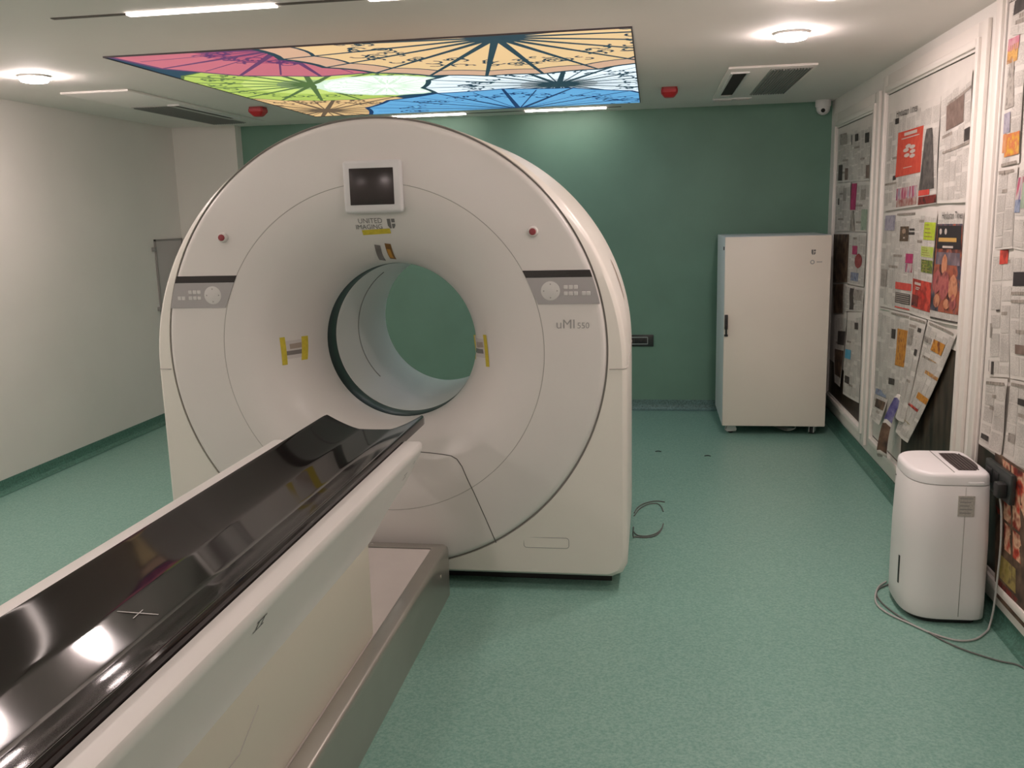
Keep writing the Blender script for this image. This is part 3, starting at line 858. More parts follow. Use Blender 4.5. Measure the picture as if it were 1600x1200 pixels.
SHEETS = [
 ('greyish newspaper sheet high in the window beside the white cabinet, far column',
  [(7.422, 2.249), (6.937, 2.231), (6.885, 1.867), (7.421, 1.879)],
  [('dark', 0.141, 0.657, 0.406, 0.968), ('brown', 0.562, 0.731, 0.751, 0.959), ('grey', 0.109, 0.043, 0.658, 0.263)]),
 ('newspaper sheet with small dark photos at the top of the farthest window, near column',
  [(6.937, 2.231), (6.333, 2.216), (6.333, 1.859), (6.885, 1.867)],
  [('dark', 0.0, 0.111, 0.047, 0.295), ('dark', 0.216, 0.115, 0.394, 0.249), ('dark', 0.712, 0.14, 0.917, 0.317), ('brown', 0.802, 0.72, 1.0, 0.957)]),
 ('newspaper sheet of grey columns beside the magenta strip in the farthest window',
  [(7.419, 1.869), (6.885, 1.863), (6.881, 1.523), (7.423, 1.511)],
  [('grey', 0.554, 0.108, 0.759, 0.376), ('dark', 0.183, 0.313, 0.292, 0.449)]),
 ('newspaper sheet with a tall magenta strip above a black figure',
  [(6.885, 1.863), (6.332, 1.854), (6.34, 1.53), (6.881, 1.523)],
  [('magenta', 0.023, 0.026, 0.336, 0.565), ('figure', 0.029, 0.576, 0.351, 0.995), ('green2', 0.664, 0.553, 0.963, 0.975), ('grey', 0.578, 0.154, 0.814, 0.363)]),
 ('newspaper sheet with painted dark brown shade, just above the level of the cabinet door logo',
  [(7.445, 1.496), (6.878, 1.509), (6.873, 1.153), (7.394, 1.113)],
  [('brown_photo_shade', 0.001, 0.026, 1.0, 0.988)]),  # brown fill paints shade and dark glass reflections over the sheet, no printed photo
 ('newspaper sheet with a pink and red-brown ball picture over blue',
  [(6.878, 1.509), (6.338, 1.522), (6.342, 1.169), (6.872, 1.149)],
  [('magenta', 0.228, 0.248, 0.52, 0.415), ('ball', 0.402, 0.393, 0.848, 0.672), ('bluephoto', 0.215, 0.761, 0.698, 0.924)]),
 ('brownish newspaper strip in the farthest window next to a narrow grey one',
  [(7.393, 1.108), (6.872, 1.149), (6.873, 0.931), (7.346, 0.879)],
  [('brown_photo_shade', 0.0, 0.018, 0.713, 0.982)]),
 ('short newspaper strip with two dark columns in the farthest window',
  [(6.87, 1.14), (6.341, 1.16), (6.366, 1.0), (6.877, 0.949)],
  [('dark', 0.214, 0.099, 0.454, 0.939), ('grey', 0.493, 0.119, 0.915, 0.549)]),
 ('lowest dark newspaper sheet in the farthest window, at the cabinet side',
  [(7.269, 0.877), (6.851, 0.933), (6.969, 0.368), (7.191, 0.365)],
  [('dark', 0.343, 0.234, 1.0, 0.425), ('brown_photo_shade', 0.116, 0.499, 1.0, 0.874)]),
 ('lowest pale newspaper sheet of the farthest window with a light blue patch',
  [(6.853, 0.942), (6.365, 0.995), (6.358, 0.374), (6.891, 0.334)],
  [('cyan', 0.006, 0.443, 0.382, 0.553), ('dark', 0.101, 0.759, 0.42, 0.846), ('dark', 0.552, 0.116, 0.812, 0.191)]),
 ('newspaper sheet with a big red advert with white emblem',
  [(5.879, 2.23), (5.133, 2.219), (5.18, 1.689), (5.905, 1.662)],
  [('mast', 0.02, 0.0, 0.997, 0.059), ('dark', 0.192, 0.071, 0.298, 0.127), ('redad', 0.353, 0.215, 0.968, 0.215), ('redad2', 0.298, 0.222, 1.0, 0.668), ('headline', 0.0, 0.697, 0.338, 0.73), ('dark', 0.224, 0.648, 0.312, 0.693), ('purple', 0.369, 0.789, 0.949, 0.909), ('redtext', 0.389, 0.894, 0.963, 0.979)]),
 ('newspaper sheet with a dark grey tapering figure above red strips',
  [(5.133, 2.219), (4.896, 2.217), (4.856, 1.7), (5.18, 1.689)],
  [('greyfig', 0.0, 0.271, 0.868, 0.851), ('red', 0.006, 0.849, 0.572, 0.903), ('darkred', 0.034, 0.912, 1.0, 0.989)]),
 ('pale wrinkled newspaper sheet with a brown photo near the top, beside the window trim',
  [(4.896, 2.217), (4.457, 2.279), (4.419, 1.702), (4.856, 1.7)],
  [('brown', 0.22, 0.137, 0.773, 0.358), ('dark', 0.824, 0.426, 1.0, 0.523), ('headline', 0.252, 0.059, 1.0, 0.174), ('headline', 0.137, 0.496, 1.0, 0.567)]),
 ('newspaper sheet with a portrait, a pink block and a red and black notice',
  [(5.887, 1.651), (5.211, 1.663), (5.201, 1.115), (5.919, 1.084)],
  [('headline', 0.419, 0.0, 1.0, 0.026), ('lav', 0.053, 0.028, 0.368, 0.185), ('portrait', 0.548, 0.145, 0.824, 0.292), ('dark', 0.842, 0.167, 0.991, 0.186), ('dark', 0.829, 0.203, 0.998, 0.228), ('magenta', 0.786, 0.414, 0.984, 0.508), ('purple', 0.802, 0.514, 0.979, 0.598), ('red', 0.524, 0.708, 0.986, 0.78), ('stripes', 0.542, 0.813, 0.97, 0.92), ('red', 0.545, 0.959, 0.96, 0.972), ('grey', 0.033, 0.594, 0.224, 0.778)]),
 ('newspaper sheet with lime green blocks above a bright red advert',
  [(5.211, 1.663), (4.838, 1.663), (4.871, 1.118), (5.201, 1.115)],
  [('lime', 0.507, 0.102, 1.0, 0.264), ('lime2', 0.42, 0.326, 1.0, 0.424), ('lime3', 0.462, 0.45, 1.0, 0.569), ('redphoto', 0.007, 0.651, 1.0, 0.929)]),
 ('newspaper sheet with a large dark film advert of glowing figures',
  [(4.838, 1.663), (4.439, 1.668), (4.424, 1.141), (4.871, 1.118)],
  [('mast', 0.209, 0.013, 0.995, 0.074), ('film', 0.014, 0.116, 1.0, 0.902), ('stripes', 0.043, 0.978, 0.992, 0.962)]),
 ('newspaper sheet of grey columns with an orange-brown upright photo',
  [(5.917, 1.076), (5.226, 1.109), (5.3, 0.477), (5.914, 0.384)],
  [('green2', 0.049, 0.01, 0.389, 0.018), ('headline', 0.452, 0.019, 0.987, 0.018), ('orange', 0.672, 0.149, 1.0, 0.48), ('dark', 0.487, 0.162, 0.615, 0.249), ('dark', 0.508, 0.607, 0.703, 0.664)]),
 ('narrow newspaper sheet of text beside the loose slanting sheet',
  [(5.213, 1.106), (4.903, 1.115), (5.111, 0.528), (5.294, 0.516)],
  [('headline', 0.096, 0.018, 0.977, 0.013), ('dark', 0.594, 0.091, 0.828, 0.127), ('grey', 0.079, 0.117, 0.378, 0.272), ('dark', 0.659, 0.287, 0.853, 0.345)]),
 ('loose newspaper sheet hanging aslant over the dark glass, with orange pictures',
  [(4.892, 1.116), (4.435, 1.107), (5.041, 0.431), (5.252, 0.444)],
  [('headline', 0.071, 0.02, 0.911, 0.0), ('grey', 0.0, 0.126, 0.307, 0.168), ('orange', 0.368, 0.118, 0.782, 0.209), ('orange2', 0.415, 0.281, 0.716, 0.276), ('orange2', 0.439, 0.371, 1.0, 0.399), ('redphoto', 0.019, 0.69, 0.806, 0.713), ('orange', 0.477, 0.563, 1.0, 0.617), ('olive', 0.065, 0.843, 0.746, 0.848)]),
 ('small newspaper sheet with a dark blue picture at the foot of the window trim',
  [(5.919, 0.581), (5.602, 0.61), (5.606, 0.398), (5.912, 0.376)],
  [('bluephoto', 0.112, 0.06, 0.892, 0.241), ('brown_photo_shade', 0.251, 0.354, 0.943, 0.602)]),
 ('newspaper sheet with a dark corner picture at the ceiling end of the nearest window',
  [(4.015, 2.461), (3.68, 2.498), (3.641, 2.297), (4.031, 2.343)],
  [('dark', 0.065, 0.0, 0.396, 0.422)]),
 ('newspaper sheet with pink and yellow pictures above a grey figure',
  [(4.044, 2.34), (3.877, 2.338), (3.856, 1.845), (4.041, 1.836)],
  [('pinkphoto', 0.0, 0.018, 0.684, 0.114), ('orange2', 0.0, 0.07, 0.652, 0.207), ('greyfig2', 0.0, 0.181, 0.629, 0.551), ('lav', 0.0, 0.584, 0.465, 0.74), ('orangep', 0.0, 0.742, 0.242, 0.889), ('yellowp', 0.176, 0.752, 1.0, 0.927), ('headline', 0.0, 0.944, 0.865, 1.0)]),
 ('newspaper sheet of plain columns at the left edge of the nearest window',
  [(4.041, 1.834), (3.854, 1.838), (3.844, 1.52), (4.048, 1.504)],
  [('headline', 0.0, 0.035, 0.806, 0.038)]),
 ('newspaper sheet with an upright blue and violet strip',
  [(3.843, 1.844), (3.559, 1.874), (3.487, 1.507), (3.837, 1.52)],
  [('purple', 0.0, 0.172, 0.2, 0.433), ('bluephoto', 0.0, 0.427, 0.182, 0.577), ('green2', 0.189, 0.24, 0.401, 0.53)]),
 ('newspaper sheet with one small red picture in the nearest window',
  [(4.047, 1.502), (3.837, 1.518), (3.785, 1.017), (4.019, 0.98)],
  [('redphoto', 0.333, 0.001, 0.719, 0.11), ('dark', 0.0, 0.317, 0.0, 0.373), ('dark', 0.28, 0.466, 0.472, 0.481), ('grey', 0.0, 0.572, 0.091, 0.689), ('dark', 0.0, 0.866, 0.018, 0.959), ('dark', 0.118, 0.879, 0.242, 0.982)]),
 ('newspaper sheet with a dark blue night photo at the picture edge',
  [(3.83, 1.516), (3.493, 1.539), (3.399, 1.055), (3.778, 1.016)],
  [('night', 0.041, 0.174, 0.425, 0.281), ('headline', 0.004, 0.32, 0.427, 0.33), ('headline', 0.012, 0.377, 0.434, 0.397), ('brown', 0.142, 0.73, 0.492, 0.803)]),
 ('wrinkled newspaper sheet with a small black figure just behind the dehumidifier top',
  [(4.018, 0.975), (3.784, 1.012), (3.804, 0.694), (4.054, 0.683)],
  [('headline', 0.043, 0.029, 0.913, 0.075), ('dark', 0.092, 0.827, 0.453, 0.901)]),
 ('torn-edged newspaper sheet above the black wall socket',
  [(3.777, 1.011), (3.398, 1.05), (3.335, 0.727), (3.795, 0.685)],
  [('headline', 0.041, 0.029, 0.447, 0.035), ('dark', 0.234, 0.203, 0.473, 0.279), ('grey', 0.076, 0.654, 0.24, 0.764)]),
 ('colourful food newspaper sheet around the black wall socket, behind the dehumidifier',
  [(3.875, 0.696), (3.332, 0.709), (3.215, 0.112), (3.741, 0.122)],
  [('brown_photo_shade', 0.0, 0.0, 1.0, 1.0), ('foodred', 0.0, 0.02, 0.6, 0.42), ('foodred', 0.1, 0.44, 0.9, 0.62), ('olive', 0.1, 0.68, 0.4, 0.84), ('darkred', 0.05, 0.86, 0.45, 0.97)]),
]


rnd = random.Random(7)
def newspaper(label, quad, els, idx):
    A = [Vector(q) for q in quad]                    # TL, TR, BR, BL as (y, z)
    x0 = 1.3985 - .0022 * (idx % 3)
    ph = [rnd.uniform(0, 6.28) for _ in range(4)]
    fr = [rnd.uniform(3, 7) for _ in range(4)]
    loose = 'loose' in label or 'small newspaper' in label
    def P(s, t, lift=0.):
        q = A[0] * (1 - s) * (1 - t) + A[1] * s * (1 - t) + A[2] * s * t + A[3] * (1 - s) * t
        w = .0022 * (math.sin(fr[0] * s + 2.1 * t + ph[0]) + math.sin(fr[1] * t - 1.7 * s + ph[1])) - .0045
        if loose: w -= .030 * t * t + .010 * t * math.sin(3 * s + ph[2])
        return (min(x0 + w - lift, 1.4005), q.x, q.y)
    def patch(s0, t0, s1, t1, n, m_, lift, outline_=None):
        V, F = [], []
        for j in range(m_ + 1):
            for i in range(n + 1):
                s = s0 + (s1 - s0) * i / n; t = t0 + (t1 - t0) * j / m_
                if outline_: s = s0 + (s1 - s0) * (.5 + (i / n - .5) * outline_(j / m_))
                V.append(P(s, t, lift))
        for j in range(m_):
            for i in range(n):
                a = j * (n + 1) + i
                F.append((a, a + 1, a + n + 2, a + n + 1))
        return V, F
    # the sheet itself has a thickness
    n = 10
    V, F = patch(0, 0, 1, 1, n, n, 0)
    o_ = len(V)
    V2, F2 = patch(0, 0, 1, 1, n, n, -.0006)
    V += V2; F += [tuple(o_ + i for i in f[::-1]) for f in F2]
    edge = [i for i in range(n)] + [i * (n + 1) + n for i in range(n)] + [n * (n + 1) + n - i for i in range(n)] + [(n - i) * (n + 1) for i in range(n)]
    for a, b in zip(edge, edge[1:] + edge[:1]): F.append((a, b, b + o_, a + o_))
    o = tag(obj('newspaper_sheet', (V, F), M_PAPER, None, smooth=True, angle=60), label, 'newspaper', 'newspaper sheets taped over the windows')
    # columns of text
    wy = (A[0] - A[1]).length; hz = (A[0] - A[3]).length
    nc = max(1, round(wy / .095)); V, F = [], []
    for c in range(nc):
        t = .04 + rnd.uniform(0, .06)
        while t < .93:
            hgt = rnd.uniform(.10, .28)
            t1 = min(.97, t + hgt)
            v, f = patch((c + .06) / nc, t, (c + .94) / nc, t1, 3, 5, .0012)
            k = len(V); V += v; F += [tuple(k + i for i in q) for q in f]
            t = t1 + rnd.uniform(.012, .05)
    obj('text_columns', (V, F), M_TEXT, o)
    # headlines
    for _ in range(2):
        s = rnd.uniform(.05, .55); t = rnd.uniform(.05, .9)
        obj('headline', patch(s, t, min(.97, s + rnd.uniform(.2, .4)), t + .012 / hz * 1.2, 3, 1, .0018), imat('headline'), o)
    def lettering(body, s, t, size, m, lift=.0045, bold=0):
        Vt, Ft = text_vf(body, size)
        out = []
        for a, b, *_ in Vt:
            out.append(P(min(1, max(0, s + a / wy)), min(1, max(0, t - b / hz)), lift))
        obj('lettering', (out, Ft), m, o)
    for e in els:
        k, s0, t0, s1, t1 = e
        if k == 'mast':
            lettering('Hindustan Times', (s0 + s1) / 2, (t0 + t1) / 2 if abs(t1 - t0) < .12 else min(t0, t1) + .04, min(.062, wy * (s1 - s0) / 6.6), mat('ink_black', (.05, .045, .04), .8))
            continue
        if t1 < t0: t0, t1 = t1, t0
        if k == 'headline':
            t0 = (t0 + t1) / 2; t1 = t0 + .012 / hz
        ol = None
        if k in ('greyfig', 'greyfig2', 'figure'): ol = lambda q: .35 + .65 * q ** .7
        if k == 'ball': ol = lambda q: max(.12, math.sqrt(max(0, 1 - (2 * q - 1) ** 2)))
        v, f = patch(s0, t0, s1, t1, 6, 8, .0028, ol)
        ad = obj('printed_picture', (v, f), imat(k), o)
        wd = (s1 - s0); ht = (t1 - t0)
        def sub(a0, b0, a1, b1, kk, lift=.0038, ol_=None):
            v, f = patch(s0 + wd * a0, t0 + ht * b0, s0 + wd * a1, t0 + ht * b1, 4, 6, lift, ol_)
            obj('printed_detail', (v, f), kk if not isinstance(kk, str) else imat(kk), ad)
        pale = mat('ink_pale', (.55, .47, .42), .8)
        oval = lambda q: max(.1, math.sqrt(max(0, 1 - (2 * q - 1) ** 2)))
        if k == 'redad2':
            sub(.25, .04, .75, .11, pale); sub(.15, .155, .85, .175, pale)
            for a, b in ((.25, .44), (.30, .56), (.50, .40), (.52, .50), (.52, .60), (.33, .36)):
                sub(a, b - .05, a + .22, b + .04, pale, .0038, oval)
            sub(.3, .82, .65, .835, pale)
        elif k == 'film':
            # night-blue band, glowing figures, gold title, pale script
            gold = mat('ink_gold', (.62, .36, .10), .7); skin = ink('ink_skin', ['b06a48', 'c88a68', '7a3a30'], 16); rose = ink('ink_rose', ['8a3a44', 'b0605a', '5a2a30'], 14)
            sub(.03, .02, .97, .28, mat('ink_night', (.022, .016, .018), .7))
            for a in (.12, .33): sub(a, .05, a + .10, .12, pale, .0045, oval)
            sub(.10, .155, .82, .20, gold, .0045)
            sub(.28, .245, .70, .27, pale, .0045)
            sub(.05, .32, .95, .46, ink('ink_dusk', ['4a5468', '6a5a60', '8a7a80'], 14))
            for a, b, w_, h_, mm in ((.30, .34, .22, .24, skin), (.02, .52, .32, .28, rose), (.30, .52, .34, .34, rose), (.62, .56, .30, .30, skin), (.12, .80, .24, .16, skin), (.50, .84, .20, .12, skin), (.70, .78, .2, .18, rose)):
                sub(a, b, a + w_, b + h_, mm, .0045, oval)
        elif k == 'redphoto' and wd * wy > .2:
            sub(.12, .10, .5, .19, pale); sub(.2, .26, .45, .29, pale); sub(.2, .32, .4, .35, pale)
            sub(.02, .55, .4, .95, 'darkred')
        elif k == 'stripes' and ht * hz > .06:
            for q in range(5): sub(.05, .08 + .19 * q, .95, .13 + .19 * q, pale)
        elif k in ('lime', 'lime2', 'lime3'):
            for q in range(4): sub(.12, .12 + .22 * q, .5 + .1 * q, .17 + .22 * q, 'olive')
        elif k == 'portrait':
            sub(.25, .15, .7, .5, mat('ink_flesh', (.35, .24, .17), .7), .0038, oval); sub(.45, .72, .62, .82, pale)
    return o
for i, (lb, q, e) in enumerate(SHEETS):
    newspaper(lb, q, e, i)

# plain sheets pasted behind the printed ones
def blank(label, y0, y1, z0, z1):
    V, F = [], []
    n = 8
    for side in (0, 1):
        for j in range(n + 1):
            for i in range(n + 1):
                y = y0 + (y1 - y0) * i / n; z = z0 + (z1 - z0) * j / n
                V.append((1.4028 + .0006 * side - .0008 * (1 + math.sin(5 * y + 3 * z)), y, z))
    k = (n + 1) ** 2
    for j in range(n):
        for i in range(n):
            a = j * (n + 1) + i
            F.append((a, a + 1, a + n + 2, a + n + 1)); F.append((k + a, k + a + n + 1, k + a + n + 2, k + a + 1))
    edge = [i for i in range(n)] + [i * (n + 1) + n for i in range(n)] + [n * (n + 1) + n - i for i in range(n)] + [(n - i) * (n + 1) for i in range(n)]
    for a, b in zip(edge, edge[1:] + edge[:1]): F.append((a, b, b + k, a + k))
    tag(obj('blank_paper', (V, F), M_BLANK, None, smooth=True, angle=60), label, 'paper', 'blank sheets under the newspapers')
M_BLANK = mat('blank_paper', (.68, .635, .585), .8, noise=.04, nscale=5)
blank('plain pale paper under the newspapers of the farthest window', 6.31, 7.49, .50, 2.28)
blank('plain pale paper under the upper newspapers of the middle window', 4.43, 5.97, 1.02, 2.345)
blank('plain pale paper under the lower left newspapers of the middle window', 5.30, 5.97, .245, 1.015)
blank('plain pale paper under the newspapers of the nearest window', 2.42, 4.09, .67, 2.475)

# curled strip of paper dangling from the window's foot
V, F = [], []
N = 16
for j in range(N + 1):
    t = j / N
    z = .635 - .36 * t
    yc = 5.31 + .06 * t
    for i in range(5):
        s = i / 4
        w = .17 * (1 - .45 * t)
        V.append((1.378 - .05 * math.sin(math.pi * .5 * t) - .035 * math.sin(math.pi * s) * (.3 + t), yc + (s - .5) * w + .03 * math.sin(4 * t), z + .02 * math.sin(5 * s)))
for j in range(N):
    for i in range(4):
        a = j * 5 + i
        F.append((a, a + 1, a + 6, a + 5))
cs = tag(obj('paper_strip', (V, F), M_PAPER, None, smooth=True), 'curled strip of torn newspaper dangling below the window beside the loose slanting sheet', 'newspaper')
cs.modifiers.new('thickness', 'SOLIDIFY').thickness = .0008
def curl_patch(j0, j1, i0, i1, m):
    v, f = [], []
    off = wloc(cs)
    for j in range(j0, j1 + 1):
        for i in range(i0, i1 + 1):
            x, y, z = V[j * 5 + i]; v.append((x - .002, y, z))
    w = i1 - i0 + 1
    for j in range(j1 - j0):
        for i in range(i1 - i0):
            a = j * w + i; f.append((a, a + 1, a + w + 1, a + w))
    obj('printed_picture', (v, f), m, cs)
curl_patch(1, 7, 0, 2, ink('ink_violet', ['3a3466', '5a5488', '8a84a0'], 20))
curl_patch(8, 15, 0, 3, imat('brown_photo_shade'))

# ================================================================ ceiling
# printed light panel: overlapping parasols
PX0, PX1, PY0, PY1 = -2.69, -.100, 4.375, 7.285
LP = thing('ceiling_light_panel', 'backlit ceiling panel printed with colourful overlapping parasols', 'light panel', ((PX0 + PX1) / 2, (PY0 + PY1) / 2, HC - .02))
def glow(name, c, k=1.):
    key = 'glow_' + name
    if key in MATS: return MATS[key]
    c = hx(c)
    return mat(key, tuple(v * .5 for v in c), .5, emit=c, es=PANEL * k)
ZP = HC - .003
boxo('backing', (PX0, PX1, PY0, PY1, ZP + .001, HC), M_HOLE, LP)
for d in ((PX0 - .006, PX0, PY0 - .006, PY1 + .006), (PX1, PX1 + .006, PY0 - .006, PY1 + .006), (PX0, PX1, PY0 - .006, PY0), (PX0, PX1, PY1, PY1 + .006)):
    boxo('frame', (*d, HC - .0075, HC), mat('panel_frame', (.10, .08, .09), .5), LP)
def clip(poly):
    def cut(P, f, g):
        out = []
        for a, b in zip(P, P[1:] + P[:1]):
            fa, fb = f(a), f(b)
            if fa >= 0: out.append(a)
            if fa * fb < 0:
                t = fa / (fa - fb); out.append((a[0] + (b[0] - a[0]) * t, a[1] + (b[1] - a[1]) * t))
        return out
    for f in (lambda p: p[0] - PX0, lambda p: PX1 - p[0], lambda p: p[1] - PY0, lambda p: PY1 - p[1]):
        if len(poly) < 3: return []
        poly = cut(poly, f, None)
    return poly if len(poly) >= 3 else []
def flat(name, polys, z, m, parent):
    V, F = [], []
    for p in polys:
        p = clip(p)
        if p:
            k = len(V); V += [(x, y, z) for x, y in p]; F.append(tuple(range(k, k + len(p))))
    if V: return obj(name, (V, F), m, parent)
flat('ground_print', [[(PX0, PY0), (PX1, PY0), (PX1, PY1), (PX0, PY1)]], ZP, glow('teal', '2c5a76', .5), LP)
prnd = random.Random(3)
def bar(x0, y0, x1, y1, w0, w1):
    d = Vector((x1 - x0, y1 - y0)).normalized(); p = Vector((-d.y, d.x))
    return [(x0 + p.x * w0, y0 + p.y * w0), (x1 + p.x * w1, y1 + p.y * w1), (x1 - p.x * w1, y1 - p.y * w1), (x0 - p.x * w0, y0 - p.y * w0)]
def parasol(cx, cy, R, ribs, col, ribcol, layer, a0=0., motif=.62, valance=0., rim=.03, mids=None, hub=.07):
    z = ZP - .0006 * layer
    def edge(a, r):
        # the cloth's hem sags a little between the ribs
        q = (a - a0) * ribs / (2 * math.pi)
        f = abs((q % 1) - .5) * 2
        return r * (.965 + .035 * f * f)
    def disc(r, n=ribs * 4):
        pts = [(cx + edge(a, r) * math.cos(a), cy + edge(a, r) * math.sin(a)) for a in [a0 + 2 * math.pi * k / n for k in range(n)]]
        return [[(cx, cy), pts[k], pts[(k + 1) % n]] for k in range(n)]
    o = flat('parasol_print', disc(R + rim), z, ribcol, LP)
    if o is None: return
    if valance:
        flat('hem_print', disc(R), z - .00008, valance, o)
        flat('hem_line', disc(R * .86), z - .00012, ribcol, o)
        flat('cloth_print', disc(R * .84), z - .00016, col, o)
    else:
        flat('cloth_print', disc(R), z - .00008, col, o)
    if mids:
        for k, (r, m) in enumerate(mids):
            flat('cloth_print', disc(R * r), z - .0002 - .00004 * k, m, o)
    P = []
    for k in range(ribs):
        a = a0 + 2 * math.pi * k / ribs
        P.append(bar(cx, cy, cx + edge(a, R) * math.cos(a), cy + edge(a, R) * math.sin(a), .021, .010))
        if ribs <= 16:
            b = a + math.pi / ribs
            P.append(bar(cx, cy, cx + R * .93 * math.cos(b), cy + R * .93 * math.sin(b), .006, .005))
    flat('rib_print', P, z - .0003, ribcol, o)
    # ring of little scroll motifs
    P = []
    for k in range(int(120 * R)):
        a = prnd.uniform(0, 2 * math.pi); r = R * (motif + prnd.uniform(-.10, .10))
        x, y = cx + r * math.cos(a), cy + r * math.sin(a)
        rad = prnd.uniform(.02, .05); st = prnd.uniform(0, 6.28)
        for q in range(5):
            u, v = st + q * .8, st + (q + 1) * .8
            P.append(bar(x + rad * math.cos(u), y + rad * math.sin(u), x + rad * math.cos(v), y + rad * math.sin(v), .008, .008))
    flat('scroll_print', P, z - .00036, ribcol, o)
    flat('hub_print', [[(cx + hub * math.cos(2 * math.pi * k / 16), cy + hub * math.sin(2 * math.pi * k / 16)) for k in range(16)]], z - .00042, ribcol, o)
NAVY = glow('navy', '35586c', .45)
parasol(-2.47, 6.93, .92, 14, glow('pale_orange', 'f0c68e', .95), glow('brown_line', '86705c', .6), 1, .2, .6, rim=.015, hub=.03)
parasol(-2.08, 5.60, .78, 18, glow('lime', 'bcd468', .9), glow('olive_line', '6c8a54', .6), 2, .1, .72, rim=.02, mids=((.55, glow('pale_lime', 'cfe480', 1.)), (.28, glow('lime_heart', 'b4c890', .8))), hub=.035)
parasol(-1.66, 5.80, .40, 16, glow('backlight_white', 'f2fdf4', 1.25), glow('backlight_mint', 'd8ecd8', 1.1), 3, .1, .78, rim=.05, hub=.001)  # no such parasol: the backlight's overexposed glow is painted as a white disc
parasol(-.60, 6.09, .86, 16, glow('ice_white', 'e2f0fa', 1.2), NAVY, 4, .15, .62, rim=.035, mids=((.30, glow('soft_ice', 'cfd8e0', .9)),), hub=.10)
parasol(-1.80, 4.42, .86, 12, glow('rose', 'd8788a', .8), glow('plum', '7a4a80', .6), 5, .12, .42, rim=.03, mids=((.50, glow('deep_rose', 'c4607e', .8)),), hub=.05)
parasol(-.73, 4.42, 1.17, 22, glow('apricot', 'eecb98', .95), NAVY, 6, .07, .60, valance=glow('salmon', 'e2b89c', .85), rim=.04, hub=.14)
parasol(-1.04, 7.36, 1.18, 16, glow('sky_blue', '6cb4ea', .9), glow('deep_blue', '1c4a88', .5), 7, .05, .72, rim=.035, hub=.06)

# linear lamps in slots either side of the panel
def track(name, label, y, x0, x1, lits, glow_m):
    t = thing(name, label, 'lamp', ((x0 + x1) / 2, y, HC - .004), group='linear ceiling lamps')
    boxo('slot', (x0, x1, y - .012, y + .012, HC - .0035, HC), mat('slot_brown', (.12, .10, .085), .6), t)
    for a, b in lits:
        boxo('tube', (a, b, y - .018, y + .018, HC - .010, HC - .002), glow_m, t, bev=.003)
track('linear_lamp', 'slim ceiling slot lamp nearer than the parasol panel', 3.545, -2.39, -.05, ((-2.06, -1.44), (-1.07, -.45)), M_STRIP)
track('linear_lamp', 'slim ceiling slot lamp between the parasol panel and green wall', 7.56, -2.45, -.25, ((-2.13, -1.512), (-1.02, -.368)), M_STRIP2)

# round ceiling lamps
for (x, y, lb) in ((-3.385, 4.80, 'round ceiling lamp above the left wall side'), (.655, 4.74, 'round ceiling lamp above the floor before the cabinet'),
                   (.68, 3.84, 'round ceiling lamp at the top picture edge on the right'), (-3.385, 3.86, None), (.68, 2.1, None), (-3.385, 1.9, None), (-1.35, .3, None), (-3.385, -.2, None), (-1.35, -1.1, None)):  # first None lamp is inferred from a cradle reflection; later ones are added fill
    t = thing('ceiling_lamp', lb or 'one of the unseen round ceiling lamps outside the picture, most of them added as fill light', 'lamp', (x, y, HC - .035), group='round ceiling lamps')
    obj('rim', rings([discz(x, y, r, z) for r, z in ((.083, HC), (.083, HC - .012), (.0765, HC - .013))]), M_LAMPRIM, t, smooth=True, angle=40)
    obj('diffuser', rings([discz(x, y, r, z) for r, z in ((.0735, HC - .001), (.075, HC - .022), (.068, HC - .032), (.05, HC - .036))], True, False, True), M_LAMP, t, smooth=True, angle=60)

# red ceiling sounders
for x, y, lb in ((-2.87, 6.58, 'red fire sounder on the ceiling left of the parasol panel'), (.110, 6.55, 'red fire sounder on the ceiling right of the parasol panel')):
    t = thing('fire_sounder', lb, 'alarm', (x, y, HC - .066), group='red fire sounders')
    def sq(h, z, g=0.):
        return [(x + sx * (h - c1), y + sy_ * (h - c2), z) for sx, sy_, c1, c2 in ((1, -1, 0, .012), (1, 1, 0, .012), (1, 1, .012, 0), (-1, 1, .012, 0), (-1, 1, 0, .012), (-1, -1, 0, .012), (-1, -1, .012, 0), (1, -1, .012, 0))]
    obj('base', rings([sq(.052, HC), sq(.052, HC - .016)], True, True, True), mat('sounder_base', (.30, .02, .02), .5), t)
    obj('cone', rings([sq(.056, HC - .014), sq(.056, HC - .034), sq(.036, HC - .060), sq(.028, HC - .066)], True, True, True), M_RED, t)

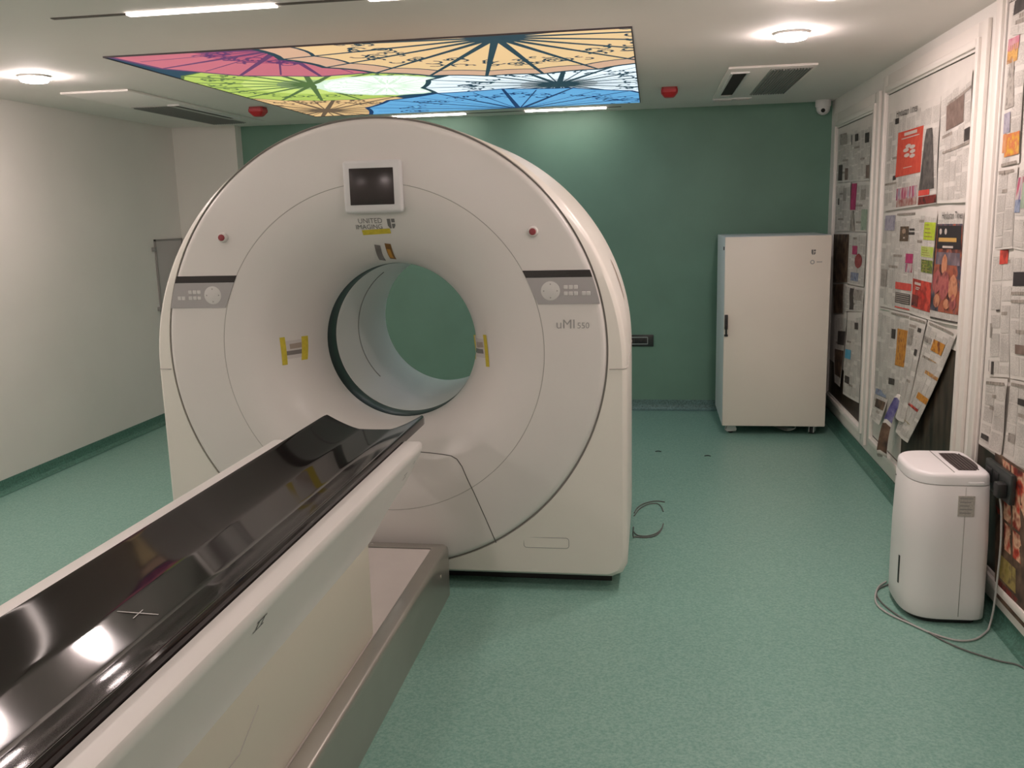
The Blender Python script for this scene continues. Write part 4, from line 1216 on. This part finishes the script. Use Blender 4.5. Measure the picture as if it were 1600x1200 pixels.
# air units in the ceiling
def air_unit(label, x0, x1, y0, y1, holes, slats, group='ceiling air units'):
    t = thing('air_unit', label, 'air unit', ((x0 + x1) / 2, (y0 + y1) / 2, HC - .02), group=group)
    boxo('frame', (x0, x1, y0, y1, HC - .014, HC), M_CEIL, t, bev=.004)
    for d in holes:
        h_ = boxo('opening', (*d, HC - .0165, HC - .01), M_HOLE, t)
        for (a, b, c, e) in ((d[0] - .014, d[0], d[2] - .014, d[3] + .014), (d[1], d[1] + .014, d[2] - .014, d[3] + .014), (d[0], d[1], d[2] - .014, d[2]), (d[0], d[1], d[3], d[3] + .014)):
            boxo('lip', (a, b, c, e, HC - .024, HC - .012), M_LAMPRIM, h_)
    for d in slats:
        g_ = boxo('grille', (*d, HC - .018, HC - .01), M_VENT, t)
        n_ = 14
        for k in range(n_):
            x = d[0] + (d[1] - d[0]) * (k + .5) / n_
            boxo('slat', (x - .003, x + .003, d[2] + .02, d[3] - .02, HC - .024, HC - .016), M_GREY, g_)
    return t
air_unit('ceiling air unit with a dark opening and a slatted grille above the cabinet', .44, .95, 5.74, 7.36, ((.478, .562, 5.88, 6.98), (.455, .58, 7.22, 7.29), (.60, .71, 7.20, 7.27)), ((.69, .93, 5.80, 7.02),))
air_unit('ceiling air unit with a long shadowed slot above the left wall', -3.66, -3.20, 5.42, 7.46, ((-3.31, -3.25, 6.12, 7.05),), ((-3.62, -3.34, 6.15, 7.40),))

# corner camera
t = thing('security_camera', 'white turret security camera in the far ceiling corner above the cabinet', 'camera', (1.325, 7.73, HC - .12))
obj('mount', rings([discz(1.325, 7.73, r, z, 28) for r, z in ((.060, HC), (.060, HC - .045), (.054, HC - .055))], True, False, True), M_DEH, t, smooth=True, angle=40)
bm = bmesh.new()
bmesh.ops.create_uvsphere(bm, u_segments=24, v_segments=14, radius=.053, matrix=Matrix.Translation((1.325, 7.725, HC - .062)))
bl = obj('ball', bm, M_DEH, t, smooth=True)
bm = bmesh.new()
bmesh.ops.create_uvsphere(bm, u_segments=16, v_segments=10, radius=.017, matrix=Matrix.Translation((1.318, 7.682, HC - .082)))
obj('lens', bm, M_BLACK, bl, smooth=True)
